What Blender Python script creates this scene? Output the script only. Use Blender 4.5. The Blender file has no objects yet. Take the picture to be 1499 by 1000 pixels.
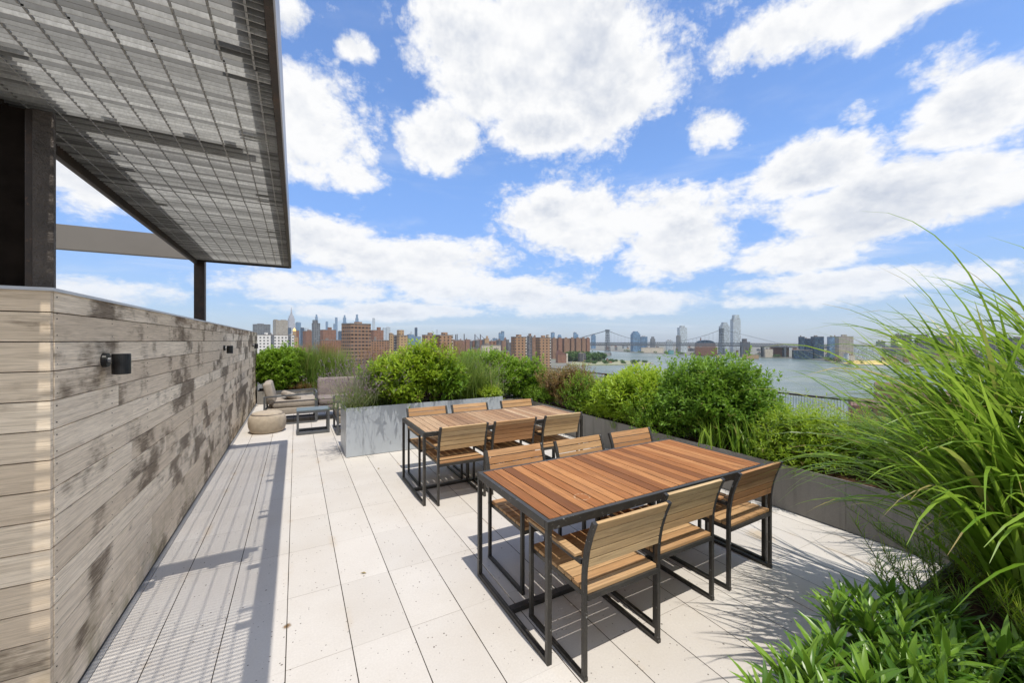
import bpy, math, random
import numpy as np
from mathutils import Vector, Matrix, Euler
R=math.radians
random.seed(7); rng=np.random.default_rng(7)
scene=bpy.context.scene
COL=scene.collection

# ------------------------------------------------------------------ camera frame
FPX=577.0; CX=749.5; CY=499.0; H=1.65; YAW=R(28.723)
SN,CS=math.sin(YAW),math.cos(YAW)
def at(px,d):
    """world x,y of a far thing seen in direction px at distance d along the view"""
    r=(px-CX)/FPX*d
    return (SN*d+CS*r, CS*d-SN*r)
def zat(py,d): return H-(py-CY)/FPX*d
cam=bpy.data.cameras.new('camera'); camo=bpy.data.objects.new('camera',cam); COL.objects.link(camo)
camo.location=(0,0,H); camo.rotation_euler=(R(90),0,-YAW)
cam.sensor_width=36; cam.lens=36*FPX/1499; cam.clip_start=0.05; cam.clip_end=60000
cam.shift_y=-0.0007
scene.camera=camo
WATER=-52.4; GROUND=-50.4

# ------------------------------------------------------------------ node helpers
class NT:
    def __init__(s,nt): s.nt=nt; s.n=nt.nodes; s.l=nt.links
    def node(s,t,ins=None,**kw):
        n=s.n.new(t)
        for k,v in kw.items(): setattr(n,k,v)
        for k,v in (ins or {}).items(): s.set(n,k,v)
        return n
    def set(s,n,k,v):
        i=n.inputs[k]
        if isinstance(v,bpy.types.NodeSocket): s.l.new(v,i)
        elif isinstance(v,bpy.types.Node): s.l.new(v.outputs[0],i)
        else: i.default_value=v
    def math(s,op,a,b=0.0,c=0.0,clamp=False):
        n=s.n.new('ShaderNodeMath'); n.operation=op; n.use_clamp=clamp
        s.set(n,0,a); s.set(n,1,b)
        if op in('MULTIPLY_ADD','SMOOTH_MIN','SMOOTH_MAX','COMPARE','WRAP'): s.set(n,2,c)
        return n.outputs[0]
    def vmath(s,op,a,b=None,c=None):
        n=s.n.new('ShaderNodeVectorMath'); n.operation=op
        s.set(n,0,a)
        if b is not None: s.set(n,1,b)
        if c is not None: s.set(n,2,c)
        return n.outputs['Value'] if op in('LENGTH','DISTANCE','DOT_PRODUCT') else n.outputs[0]
    def mix(s,f,a,b,blend='MIX'):
        n=s.n.new('ShaderNodeMix'); n.data_type='RGBA'; n.blend_type=blend; n.clamp_factor=True
        s.set(n,0,f); s.set(n,6,a if not isinstance(a,tuple) else (*a,1)[:4]); s.set(n,7,b if not isinstance(b,tuple) else (*b,1)[:4])
        return n.outputs[2]
    def ramp(s,f,stops,mode='LINEAR'):
        n=s.n.new('ShaderNodeValToRGB'); s.set(n,0,f); cr=n.color_ramp; cr.interpolation=mode
        while len(cr.elements)<len(stops): cr.elements.new(0.5)
        for e,(p,c) in zip(cr.elements,stops):
            e.position=p; e.color=(*c,1) if isinstance(c,tuple) else (c,c,c,1)
        return n.outputs[0]
    def noise(s,vec,scale,detail=4,rough=0.55,dist=0.0,out=0):
        n=s.n.new('ShaderNodeTexNoise'); 
        if vec is not None: s.set(n,'Vector',vec)
        s.set(n,'Scale',scale); s.set(n,'Detail',detail); s.set(n,'Roughness',rough); s.set(n,'Distortion',dist)
        return n.outputs[out]
    def maprange(s,v,a,b,c=0.0,d=1.0,smooth=False):
        n=s.n.new('ShaderNodeMapRange'); n.interpolation_type='SMOOTHSTEP' if smooth else 'LINEAR'; n.clamp=True
        s.set(n,0,v); s.set(n,1,a); s.set(n,2,b); s.set(n,3,c); s.set(n,4,d)
        return n.outputs[0]
    def obj(s): return s.n.new('ShaderNodeTexCoord').outputs['Object']
    def attr(s,name='tint'):
        n=s.n.new('ShaderNodeAttribute'); n.attribute_name=name; return n.outputs['Fac']
    def sep(s,v):
        n=s.n.new('ShaderNodeSeparateXYZ'); s.set(n,0,v); return n.outputs
    def comb(s,x,y,z):
        n=s.n.new('ShaderNodeCombineXYZ'); s.set(n,0,x); s.set(n,1,y); s.set(n,2,z); return n.outputs[0]
    def bump(s,h,strength=0.3,dist=0.01):
        n=s.n.new('ShaderNodeBump'); s.set(n,'Height',h); s.set(n,'Strength',strength); s.set(n,'Distance',dist); return n.outputs[0]
def newmat(name):
    m=bpy.data.materials.new(name); m.use_nodes=True; nt=NT(m.node_tree)
    for n in list(nt.n): nt.n.remove(n)
    out=nt.n.new('ShaderNodeOutputMaterial'); p=nt.n.new('ShaderNodeBsdfPrincipled')
    nt.l.new(p.outputs[0],out.inputs[0]); return m,nt,p,out
def simple(name,col,rough=0.6,metal=0.0,var=0.12,scale=6.0,spec=0.5,bump=0.0):
    m,t,p,o=newmat(name)
    n=t.noise(t.obj(),scale,5)
    c2=tuple(min(1,x*(1+var)) for x in col); c1=tuple(x*(1-var) for x in col)
    t.set(p,'Base Color',t.mix(t.maprange(n,.3,.7),c1,c2)); t.set(p,'Roughness',rough); t.set(p,'Metallic',metal)
    t.set(p,'Specular IOR Level',spec)
    if bump: t.set(p,'Normal',t.bump(t.noise(t.obj(),scale*8,4),bump,0.01))
    return m

# ------------------------------------------------------------------ objects
def tag(o,label=None,cat=None,group=None,kind=None):
    if label: o['label']=label
    if cat: o['category']=cat
    if group: o['group']=group
    if kind: o['kind']=kind
    return o
def empty(name,loc=(0,0,0),rz=0.0):
    o=bpy.data.objects.new(name,None); o.empty_display_size=.1; COL.objects.link(o)
    o.location=loc; o.rotation_euler=(0,0,rz); return o
def link(name,me,mat,parent=None,loc=None):
    o=bpy.data.objects.new(name,me); COL.objects.link(o)
    if mat: me.materials.append(mat)
    if parent: o.parent=parent
    if loc: o.location=loc
    return o
class MB:
    def __init__(s): s.v=[]; s.f=[]; s.t=[]
    def quadbox(s,P,tint=0.5):
        b=len(s.v); s.v+= [tuple(p) for p in P]
        for q in ((0,3,2,1),(4,5,6,7),(0,1,5,4),(1,2,6,5),(2,3,7,6),(3,0,4,7)):
            s.f.append(tuple(b+i for i in q)); s.t.append(tint)
    def box(s,x0,x1,y0,y1,z0,z1,tint=0.5):
        s.quadbox([(x0,y0,z0),(x1,y0,z0),(x1,y1,z0),(x0,y1,z0),(x0,y0,z1),(x1,y0,z1),(x1,y1,z1),(x0,y1,z1)],tint); return s
    def cbox(s,cx,cy,cz,w,d,h,rot=0,tint=0.5,tilt=0):
        P=[]
        for z in (-h/2,h/2):
            for x,y in ((-w/2,-d/2),(w/2,-d/2),(w/2,d/2),(-w/2,d/2)):
                y2=y*math.cos(tilt)-z*math.sin(tilt); z2=y*math.sin(tilt)+z*math.cos(tilt)
                P.append((cx+x*math.cos(rot)-y2*math.sin(rot),cy+x*math.sin(rot)+y2*math.cos(rot),cz+z2))
        s.quadbox(P,tint); return s
    def tube(s,pts,w,up=(1,0,0),tint=0.5,h=None):
        """rectangular section swept along pts; 'up' is one section axis"""
        h=h or w; up=Vector(up).normalized(); n=len(pts); b=len(s.v); pts=[Vector(p) for p in pts]
        for i,p in enumerate(pts):
            a=(pts[i]-pts[i-1]).normalized() if i>0 else None
            c=(pts[i+1]-pts[i]).normalized() if i<n-1 else None
            t=(a+c).normalized() if (a and c) else (a or c)
            sd=t.cross(up).normalized(); k=1.0
            if a and c: k=1/max(.5,a.dot(t))
            for q,r_ in ((-1,-1),(1,-1),(1,1),(-1,1)):
                s.v.append(tuple(p+up*(q*w/2)+sd*(r_*h/2*k)))
        for i in range(n-1):
            for j in range(4):
                s.f.append((b+i*4+j,b+i*4+(j+1)%4,b+i*4+4+(j+1)%4,b+i*4+4+j)); s.t.append(tint)
        s.f.append((b+3,b+2,b+1,b)); s.f.append(tuple(b+(n-1)*4+j for j in range(4))); s.t+=[tint,tint]
        return s
    def rod(s,p0,p1,r0,r1=None,n=8,tint=0.5):
        r1=r0 if r1 is None else r1
        p0=Vector(p0);p1=Vector(p1); t=(p1-p0).normalized(); a=t.orthogonal().normalized(); c=t.cross(a); b=len(s.v)
        for p,r in ((p0,r0),(p1,r1)):
            for i in range(n):
                an=2*math.pi*i/n; s.v.append(tuple(p+a*(math.cos(an)*r)+c*(math.sin(an)*r)))
        for i in range(n):
            s.f.append((b+i,b+(i+1)%n,b+n+(i+1)%n,b+n+i)); s.t.append(tint)
        s.f.append(tuple(b+i for i in reversed(range(n)))); s.f.append(tuple(b+n+i for i in range(n))); s.t+=[tint,tint]
        return s
    def poly(s,pts,tint=0.5):
        b=len(s.v); s.v+=[tuple(p) for p in pts]; s.f.append(tuple(range(b,b+len(pts)))); s.t.append(tint); return s
    def prism(s,xy,z0,z1,tint=0.5):
        b=len(s.v); n=len(xy)
        s.v+=[(x,y,z0) for x,y in xy]+[(x,y,z1) for x,y in xy]
        for i in range(n): s.f.append((b+i,b+(i+1)%n,b+n+(i+1)%n,b+n+i)); s.t.append(tint)
        s.f.append(tuple(b+i for i in reversed(range(n)))); s.f.append(tuple(b+n+i for i in range(n))); s.t+=[tint,tint]
        return s
    def build(s,name,mat,parent=None,bevel=0,smooth=False,loc=None):
        me=bpy.data.meshes.new(name); me.from_pydata(s.v,[],s.f)
        a=me.attributes.new('tint','FLOAT','FACE'); a.data.foreach_set('value',s.t)
        if smooth: me.polygons.foreach_set('use_smooth',[True]*len(me.polygons))
        me.update(); o=link(name,me,mat,parent,loc)
        if bevel:
            m=o.modifiers.new('bevel','BEVEL'); m.width=bevel; m.segments=2; m.limit_method='ANGLE'; m.harden_normals=False
        return o
def np_mesh(name,V,F,T,mat,parent=None,smooth=False):
    me=bpy.data.meshes.new(name); me.from_pydata(V.tolist(),[],F.tolist())
    a=me.attributes.new('tint','FLOAT','FACE'); a.data.foreach_set('value',np.asarray(T,dtype=np.float32))
    if smooth: me.polygons.foreach_set('use_smooth',[True]*len(me.polygons))
    me.update(); return link(name,me,mat,parent)
def copy_tree(o,parent=None):
    c=o.copy(); COL.objects.link(c); c.parent=parent
    for ch in list(o.children): copy_tree(ch,c)
    return c

# ================================================================== materials
M={}
def deck_mat():
    m,t,p,o=newmat('concrete_pavers'); v=t.obj(); x,y,z=t.sep(v)[:3]
    u=t.math('DIVIDE',t.math('ADD',x,0.0465+3.125),0.3125); w=t.math('DIVIDE',t.math('SUBTRACT',y,2.268-6.225),0.6225)
    iu=t.math('FLOOR',u); iw=t.math('FLOOR',w)
    du=t.math('ABSOLUTE',t.math('SUBTRACT',t.math('FRACT',t.math('ADD',u,.5)),.5))
    dw=t.math('ABSOLUTE',t.math('SUBTRACT',t.math('FRACT',t.math('ADD',w,.5)),.5))
    jw=t.math('ADD',.0046,t.math('MULTIPLY',t.noise(v,3.0,3),.0065))
    ju=t.math('LESS_THAN',du,jw)
    wn=t.node('ShaderNodeTexWhiteNoise',{'Vector':t.comb(iu,iw,3.0)}); rnd=wn.outputs['Value']
    wn2=t.node('ShaderNodeTexWhiteNoise',{'Vector':t.comb(iu,t.math('FLOOR',t.math('ADD',w,.5)),9.0)}).outputs['Value']
    jv=t.math('MULTIPLY',t.math('LESS_THAN',dw,.0022),t.maprange(wn2,.1,.8,.12,.75))
    base=t.mix(rnd,(.53,.50,.46),(.585,.553,.51))
    big=t.noise(v,1.1,6,.6); base=t.mix(t.maprange(big,.38,.72,0,.62),base,(.45,.405,.35))
    fine=t.noise(v,90,4,.7); base=t.mix(t.maprange(fine,.35,.75,.0,.32),base,(.36,.33,.30))
    vo=t.node('ShaderNodeTexVoronoi',{'Vector':v,'Scale':42.0}); cell=t.sep(vo.outputs['Color'])[0]
    pit=t.math('MULTIPLY',t.math('LESS_THAN',vo.outputs['Distance'],t.maprange(cell,.55,1,.0,.19)),t.math('GREATER_THAN',cell,.62))
    vo2=t.node('ShaderNodeTexVoronoi',{'Vector':v,'Scale':15.0}); cell2=t.sep(vo2.outputs['Color'])[1]
    pit2=t.math('MULTIPLY',t.math('LESS_THAN',vo2.outputs['Distance'],.09),t.math('GREATER_THAN',cell2,.75))
    pits=t.math('MAXIMUM',pit,pit2)
    base=t.mix(t.math('MULTIPLY',pits,.85),base,(.13,.11,.095))
    rust=t.noise(v,2.3,5,.6,.5); nearj=t.maprange(du,.0,.12,1,0)
    base=t.mix(t.math('MULTIPLY',t.maprange(rust,.56,.72),t.math('MULTIPLY',nearj,.6)),base,(.40,.27,.13))
    # two separate stains: a leaf-rot spot on a joint and a pale spill
    for (sx,sy,sr,c,k) in ((-.046,2.62,.026,(.16,.09,.03),.95),(3.45,1.92,.13,(.42,.31,.18),.55),(2.05,3.3,.07,(.34,.27,.2),.5)):
        d=t.vmath('DISTANCE',t.vmath('MULTIPLY',v,(1,1,0)),(sx,sy,0))
        d=t.math('ADD',d,t.math('MULTIPLY',t.math('SUBTRACT',t.noise(v,45,3),.5),sr*1.5))
        base=t.mix(t.math('MULTIPLY',t.maprange(d,sr,sr*.4),k),base,c)
    base=t.mix(jv,base,(.16,.125,.09)); base=t.mix(ju,base,(.035,.026,.018))
    t.set(p,'Base Color',base); t.set(p,'Roughness',.8); t.set(p,'Specular IOR Level',.25)
    hgt=t.math('SUBTRACT',t.math('MULTIPLY',t.noise(v,60,4),.15),t.math('ADD',t.math('MULTIPLY',pits,.5),t.math('ADD',ju,jv)))
    t.set(p,'Normal',t.bump(hgt,.5,.004)); return m
M['deck']=deck_mat()

def plank_mat():
    m,t,p,o=newmat('weathered_cladding'); v=t.obj(); tn=t.attr()
    a,b,c=t.sep(v)[:3]; along=t.math('ADD',a,b)
    vs=t.comb(t.math('MULTIPLY',along,1.4),t.math('MULTIPLY',tn,37.0),t.math('MULTIPLY',c,42.0))
    grain=t.noise(vs,2.2,7,.68,.6)
    vf=t.comb(t.math('MULTIPLY',along,5.0),t.math('MULTIPLY',tn,17.0),t.math('MULTIPLY',c,190.0))
    fine=t.noise(vf,2.0,4,.6)
    col=t.mix(tn,(.71,.58,.43),(.93,.80,.625))
    col=t.mix(t.maprange(grain,.40,.72,0,.7),col,(.42,.33,.235))
    col=t.mix(t.maprange(fine,.47,.75,0,.5),col,(.25,.20,.145))
    # mould blotches growing over several boards, with streaky breakup
    vb=t.comb(t.math('MULTIPLY',along,1.0),t.math('MULTIPLY',tn,.95),t.math('MULTIPLY',c,1.25))
    blot=t.noise(vb,1.75,3,.5,.2); med=t.noise(t.comb(t.math('MULTIPLY',along,4.2),t.math('MULTIPLY',tn,9.0),t.math('MULTIPLY',c,6.0)),1.6,5,.6)
    strk=t.noise(t.comb(t.math('MULTIPLY',along,7.0),t.math('MULTIPLY',tn,21.0),t.math('MULTIPLY',c,75.0)),1.5,5,.62)
    f=t.math('ADD',t.math('MULTIPLY',blot,1.25),t.math('ADD',t.math('MULTIPLY',med,.42),t.math('MULTIPLY',strk,.34)))
    f=t.math('ADD',f,t.math('ADD',t.maprange(b,2.5,4.2,-.10,.02),t.maprange(b,6.0,10.0,0,.05)))
    f=t.math('ADD',f,t.maprange(tn,0,1,-.06,.06))
    f=t.maprange(f,.965,1.20,0,.94,True)
    f=t.math('MULTIPLY',f,t.maprange(fine,.25,.62,.62,1.0))
    col=t.mix(f,col,(.105,.072,.045))
    lich=t.noise(t.comb(along,1.0,c),5.0,4,.6); low=t.maprange(c,.45,.0,0,.75)
    col=t.mix(t.math('MULTIPLY',low,t.maprange(lich,.45,.7)),col,(.20,.17,.08))
    topb=t.math('MULTIPLY',t.maprange(c,1.70,1.86,0,.8),t.maprange(t.noise(t.comb(along,0.0,t.math('MULTIPLY',c,6.0)),2.6,4),.45,.6))
    col=t.mix(t.math('MULTIPLY',topb,t.maprange(b,3.2,5.0)),col,(.16,.085,.035))
    t.set(p,'Base Color',col); t.set(p,'Roughness',.85); t.set(p,'Specular IOR Level',.2)
    t.set(p,'Normal',t.bump(t.math('ADD',grain,t.math('MULTIPLY',fine,.5)),.35,.004)); return m
M['plank']=plank_mat()

def teak(name,c1,c2,c3,axis,bleach=0.0,ring=False):
    m,t,p,o=newmat(name); v=t.obj(); tn=t.attr(); a,b,c=t.sep(v)[:3]
    rnd=t.n.new('ShaderNodeObjectInfo').outputs['Random']
    off=t.math('ADD',t.math('MULTIPLY',tn,41.0),t.math('MULTIPLY',rnd,13.0))
    al,ac=(b,a) if axis=='y' else (a,t.math('ADD',b,c))
    g=t.noise(t.comb(t.math('ADD',t.math('MULTIPLY',al,2.2),off),off,t.math('MULTIPLY',ac,60.0)),1.6,6,.65,.8)
    g2=t.noise(t.comb(t.math('ADD',t.math('MULTIPLY',al,9.0),off),off,t.math('MULTIPLY',ac,260.0)),1.4,3,.6)
    wn=t.node('ShaderNodeTexWhiteNoise',{'Vector':t.comb(off,t.math('MULTIPLY',tn,7.3),0.0)}).outputs['Value']
    col=t.ramp(wn,[(0,c1),(.45,c2),(1,c3)])
    col=t.mix(t.maprange(g,.42,.72,0,.7),col,tuple(x*.45 for x in c1))
    col=t.mix(t.maprange(g2,.5,.8,0,.35),col,tuple(x*.4 for x in c1))
    bl=t.noise(v,4.0,4,.6); col=t.mix(t.maprange(bl,.42,.75,bleach*.4,bleach),col,(.42,.36,.26))
    if ring:
        d=t.vmath('DISTANCE',t.vmath('MULTIPLY',v,(1,1,0)),(1.475-2.095,1.835-2.1,0))
        rg=t.maprange(t.math('ABSOLUTE',t.math('SUBTRACT',t.math('ADD',d,t.math('MULTIPLY',t.noise(v,60,3),.004)),.047)),.005,.001)
        col=t.mix(t.math('MULTIPLY',t.math('MULTIPLY',rg,t.maprange(t.noise(v,70,2),.4,.6)),.75),col,(.55,.40,.26))
    t.set(p,'Base Color',col); t.set(p,'Roughness',.7); t.set(p,'Specular IOR Level',.22)
    t.set(p,'Normal',t.bump(t.math('ADD',g,g2),.25,.002)); return m
M['teak_top']=teak('oiled_teak_slats',(.16,.055,.016),(.33,.122,.034),(.48,.215,.075),'y',.06,True)
M['teak_top2']=teak('faded_teak_slats',(.22,.11,.055),(.37,.205,.105),(.52,.35,.21),'y',.2)
M['teak_seat']=teak('teak_seat_slats',(.36,.17,.065),(.45,.25,.105),(.52,.33,.16),'x',.18)
M['teak_orange']=teak('teak_orange_slats',(.36,.165,.06),(.44,.22,.09),(.52,.31,.15),'x',.15)
M['teak_back']=teak('bleached_teak_slats',(.40,.23,.095),(.50,.32,.15),(.57,.41,.22),'x',.22)

def frame_metal():
    m,t,p,o=newmat('dark_powder_coated_steel'); v=t.obj()
    n=t.noise(v,5,4); col=t.mix(n,(.022,.021,.019),(.055,.050,.043))
    geo=t.n.new('ShaderNodeNewGeometry'); 
    sc=t.noise(v,38,5,.7); ch=t.math('GREATER_THAN',sc,.665)
    col=t.mix(t.math('MULTIPLY',ch,.8),col,(.33,.33,.31))
    dust=t.noise(v,14,5,.7); col=t.mix(t.maprange(dust,.5,.8,0,.4),col,(.12,.105,.085))
    t.set(p,'Base Color',col); t.set(p,'Roughness',t.maprange(n,.3,.7,.34,.5)); t.set(p,'Metallic',.25); t.set(p,'Normal',t.bump(sc,.15,.001)); return m
M['frame']=frame_metal()
def rust_steel():
    m,t,p,o=newmat('brown_painted_steel'); v=t.obj()
    n=t.noise(v,7,6,.65); col=t.ramp(n,[(.3,(.018,.013,.010)),(.55,(.036,.025,.018)),(.8,(.08,.042,.02))])
    r=t.noise(v,45,5,.7); col=t.mix(t.math('MULTIPLY',t.maprange(r,.6,.75),.7),col,(.20,.095,.04))
    t.set(p,'Base Color',col); t.set(p,'Roughness',.5); t.set(p,'Metallic',.2); t.set(p,'Normal',t.bump(r,.5,.004)); return m
M['rust']=rust_steel()
M['rough_steel']=simple('rough_black_steel',(.065,.052,.042),.5,.2,.35,9,.5,.9)
M['black']=simple('black_painted_steel',(.012,.009,.007),.9,0,.3,12,.05)
M['beam']=simple('taupe_painted_steel',(.20,.18,.155),.5,.1,.06,2)
M['fascia']=simple('grey_steel_fascia',(.36,.37,.40),.32,.5,.1,3)
def galv():
    m,t,p,o=newmat('galvanised_grating'); v=t.obj(); a,b,c=t.sep(v)[:3]; tn=t.attr()
    st=t.noise(t.comb(t.math('MULTIPLY',a,60.0),t.math('MULTIPLY',tn,50.0),t.math('MULTIPLY',c,25.0)),1.5,4,.6)
    wide=t.noise(t.comb(t.math('MULTIPLY',a,4.0),t.math('MULTIPLY',tn,31.0),0.0),1.5,3,.6)
    col=t.ramp(tn,[(0,(.17,.17,.165)),(.5,(.34,.34,.33)),(1,(.60,.60,.58))])
    col=t.mix(t.maprange(st,.35,.75,0,.45),col,(.15,.15,.14)); col=t.mix(t.maprange(wide,.5,.75,0,.5),col,(.15,.147,.14))
    t.set(p,'Base Color',col); t.set(p,'Roughness',.6); t.set(p,'Metallic',.1); return m
M['galv']=galv()
def zinc(name,c1,c2,rough=.42,metal=.45,streak=.35):
    m,t,p,o=newmat(name); v=t.obj(); a,b,c=t.sep(v)[:3]; al=t.math('ADD',a,b)
    n=t.noise(v,1.6,5,.6); s=t.noise(t.comb(t.math('MULTIPLY',al,14.0),0.0,t.math('MULTIPLY',c,1.2)),1.4,5,.6)
    fn=t.noise(v,120,3,.6)
    col=t.mix(t.maprange(n,.3,.7),c1,c2); col=t.mix(t.maprange(s,.5,.8,0,streak),col,tuple(x*.55 for x in c1)); col=t.mix(t.maprange(fn,.5,.8,0,.15),col,(.5,.5,.48))
    t.set(p,'Base Color',col); t.set(p,'Roughness',t.maprange(s,.3,.8,rough-.08,rough+.15)); t.set(p,'Metallic',metal); t.set(p,'Normal',t.bump(n,.05,.02)); return m
M['zinc']=zinc('zinc_planter_panel',(.45,.49,.53),(.48,.52,.56),.40,.35,.05)
M['zinc_b']=zinc('grey_fibre_cement_planter',(.17,.155,.135),(.25,.235,.21),.6,.05,.6)
M['cap']=simple('aluminium_coping',(.45,.46,.48),.35,.6,.08,4)
M['cushion']=simple('taupe_outdoor_fabric',(.33,.285,.235),.9,0,.12,20,.2,.35)
M['cushion_dark']=simple('mauve_grey_fabric',(.22,.185,.17),.9,0,.15,20,.2,.35)
M['pouf']=simple('sand_outdoor_fabric',(.40,.335,.255),.9,0,.12,14,.2,.4)
M['slate']=simple('slate_blue_tabletop',(.13,.17,.19),.35,.1,.15,5)
M['lounge_frame']=simple('grey_aluminium_frame',(.12,.125,.13),.4,.4,.1,6)
M['soil']=simple('bark_mulch',(.085,.045,.026),.95,0,.6,45,.1,1.0)
M['black_lamp']=simple('matt_black_lamp',(.012,.012,.013),.42,.2,.2,30)
M['concrete']=simple('rough_concrete',(.30,.28,.25),.9,0,.2,5,.2,.3)

def foliage(name,dark,mid,light,trans=.35,rough=.45,stripe=False):
    m,t,p,o=newmat(name); tn=t.attr(); v=t.obj()
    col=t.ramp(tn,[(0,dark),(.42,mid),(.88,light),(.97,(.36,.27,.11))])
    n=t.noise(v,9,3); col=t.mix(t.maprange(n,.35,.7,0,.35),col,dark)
    t.set(p,'Base Color',col); t.set(p,'Roughness',rough); t.set(p,'Specular IOR Level',.4)
    tr=t.node('ShaderNodeBsdfTranslucent',{'Color':t.mix(.5,col,tuple(min(1,x*1.7) for x in light))})
    mx=t.node('ShaderNodeMixShader',{0:trans}); t.l.new(p.outputs[0],mx.inputs[1]); t.l.new(tr.outputs[0],mx.inputs[2]); t.l.new(mx.outputs[0],o.inputs[0])
    return m
M['f_bright']=foliage('yellow_green_leaves',(.085,.15,.008),(.23,.36,.018),(.47,.58,.05))
M['f_mid']=foliage('mid_green_leaves',(.050,.11,.009),(.14,.27,.018),(.30,.44,.04))
M['f_blue']=foliage('deep_green_leaves',(.042,.10,.012),(.115,.235,.022),(.24,.38,.04))
M['f_lance']=foliage('glossy_lance_leaves',(.022,.065,.006),(.065,.155,.013),(.21,.35,.035),.22,.34)
M['f_grass']=foliage('arching_grass_blades',(.045,.100,.008),(.13,.25,.016),(.33,.47,.06),.38,.35)
M['f_grass2']=foliage('upright_grass_blades',(.055,.11,.014),(.13,.22,.028),(.27,.35,.07),.4)
M['f_lav']=foliage('grey_green_needles',(.10,.13,.06),(.17,.21,.10),(.30,.31,.18),.3)
M['f_purple']=foliage('mauve_flower_spikes',(.13,.085,.12),(.22,.15,.20),(.32,.24,.28),.2)
M['f_rust']=foliage('russet_leaves',(.12,.06,.024),(.24,.125,.045),(.27,.27,.08),.3)
M['f_plume']=foliage('russet_grass_plumes',(.15,.075,.03),(.25,.13,.05),(.36,.22,.10),.3)
M['f_tree']=foliage('tree_leaves',(.025,.065,.014),(.05,.12,.022),(.10,.18,.035),.2)
M['stem']=simple('plant_stems',(.10,.11,.035),.7)
M['twig']=simple('brown_twigs',(.09,.055,.03),.8)
M['trunk']=simple('grey_bark',(.10,.08,.06),.9,0,.3,8)

# ================================================================== terrace floor + wall
def struct(o): o['kind']='structure'; return o
mb=MB(); mb.box(-.88,5.45,-3.2,13.3,-.35,0.0); struct(mb.build('terrace_floor',M['deck']))
mb=MB(); mb.box(-8,-.884,2.2,13.3,-.35,-.02); mb.box(-8,-.884,-3.2,2.2,-.35,-.02); struct(mb.build('roof_surface',M['concrete']))

wall=tag(empty('timber_wall',(-.915,7.5,0)),'long head-high wall clad in grey weathered horizontal boards with dark mould blotches','wall')
def rel(o,root):
    o.parent=root; o.matrix_parent_inverse=Matrix.Translation(root.location).inverted() if root.rotation_euler.z==0 else root.matrix_basis.inverted(); return o
clad=MB(); zt=[1.866]+[1.773-.1265*i for i in range(15)]
zt[-1]=max(zt[-1],.0)
rows=[]; z=1.866; random.seed(11); edges=[1.866,1.772]
while edges[-1]-.1265>.02: edges.append(edges[-1]-.1265)
edges.append(.012)
for i in range(len(edges)-1):
    z1,z0=edges[i],edges[i+1]; y=2.44; k=0
    while y<12.62:
        L=random.uniform(1.1,3.3) if k else random.uniform(.5,2.6)
        ye=min(12.62,y+L)
        if 12.62-ye<.4: ye=12.62
        off=random.uniform(-.0015,.0015)
        clad.box(-.94,-.915+off,y+.0012,ye-.0012,z0+.0022,z1-.0022,random.random()); y=ye; k+=1
clad_o=clad.build('cladding',M['plank'],bevel=.0012); rel(clad_o,wall)
cl2=MB()
for i in range(len(edges)-1):
    z1,z0=edges[i],edges[i+1]; x=-.9165; k=0
    cl2.box(-2.4-(i%3)*.3,x,2.415,2.438,z0+.0022,z1-.0022,random.random())
    cl2.box(-5,-2.403-(i%3)*.3,2.415,2.438,z0+.0022,z1-.0022,random.random())
o=cl2.build('end_cladding',M['plank'],bevel=.0012); rel(o,wall)
sc=MB()
for zz in edges[:-1]:
    for yy in (2.462,3.05,3.66,4.27,4.88,5.49,6.1,6.71):
        for dz_ in (.026,.098):
            if zz-dz_>.03: sc.rod((-.9155,yy,zz-dz_),(-.9135,yy,zz-dz_),.0032,.0032,8)
rel(sc.build('screws',M['rust']),wall)
core=MB().box(-1.21,-.944,2.442,12.6,-.02,1.858); core.box(-5,-1.212,2.442,2.62,-.02,1.858)
rel(core.build('wall_core',M['black']),wall)
cp=MB().box(-1.225,-.905,2.405,12.64,1.868,1.876); cp.box(-1.225,-.902,2.402,12.64,1.862,1.8678) ; cp.box(-5,-1.227,2.405,2.66,1.866,1.876)
rel(cp.build('coping',M['cap']),wall)
rel(MB().box(-.9145,-.884,2.44,12.6,-.02,-.002).build('base_strip',M['cap']),wall)
for (y,lab) in ((2.93,'black cylinder downlight on the timber wall nearest the steel column'),(6.98,'black cylinder downlight half way along the timber wall'),(11.29,'black cylinder downlight near the far end of the timber wall')):
    s=tag(empty('wall_lamp',(-.915,y,1.545)),lab,'wall light','downlights along the timber wall')
    b=MB().rod((0.001,0,0),(.022,0,0),.04,.038,20); b.build('back_plate',M['black_lamp'],s,smooth=False)
    b=MB().rod((.02,0,0),(.045,0,0),.012,.012,10); b.build('arm',M['cap'],s)
    b=MB().rod((.074,0,-.078),(.074,0,.034),.039,.039,28); b.build('lamp_body',M['black_lamp'],s,bevel=.003)
    b=MB().rod((.074,0,-.079),(.074,0,-.0785),.03,.03,20); b.build('lens',M['cap'],s)

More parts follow.
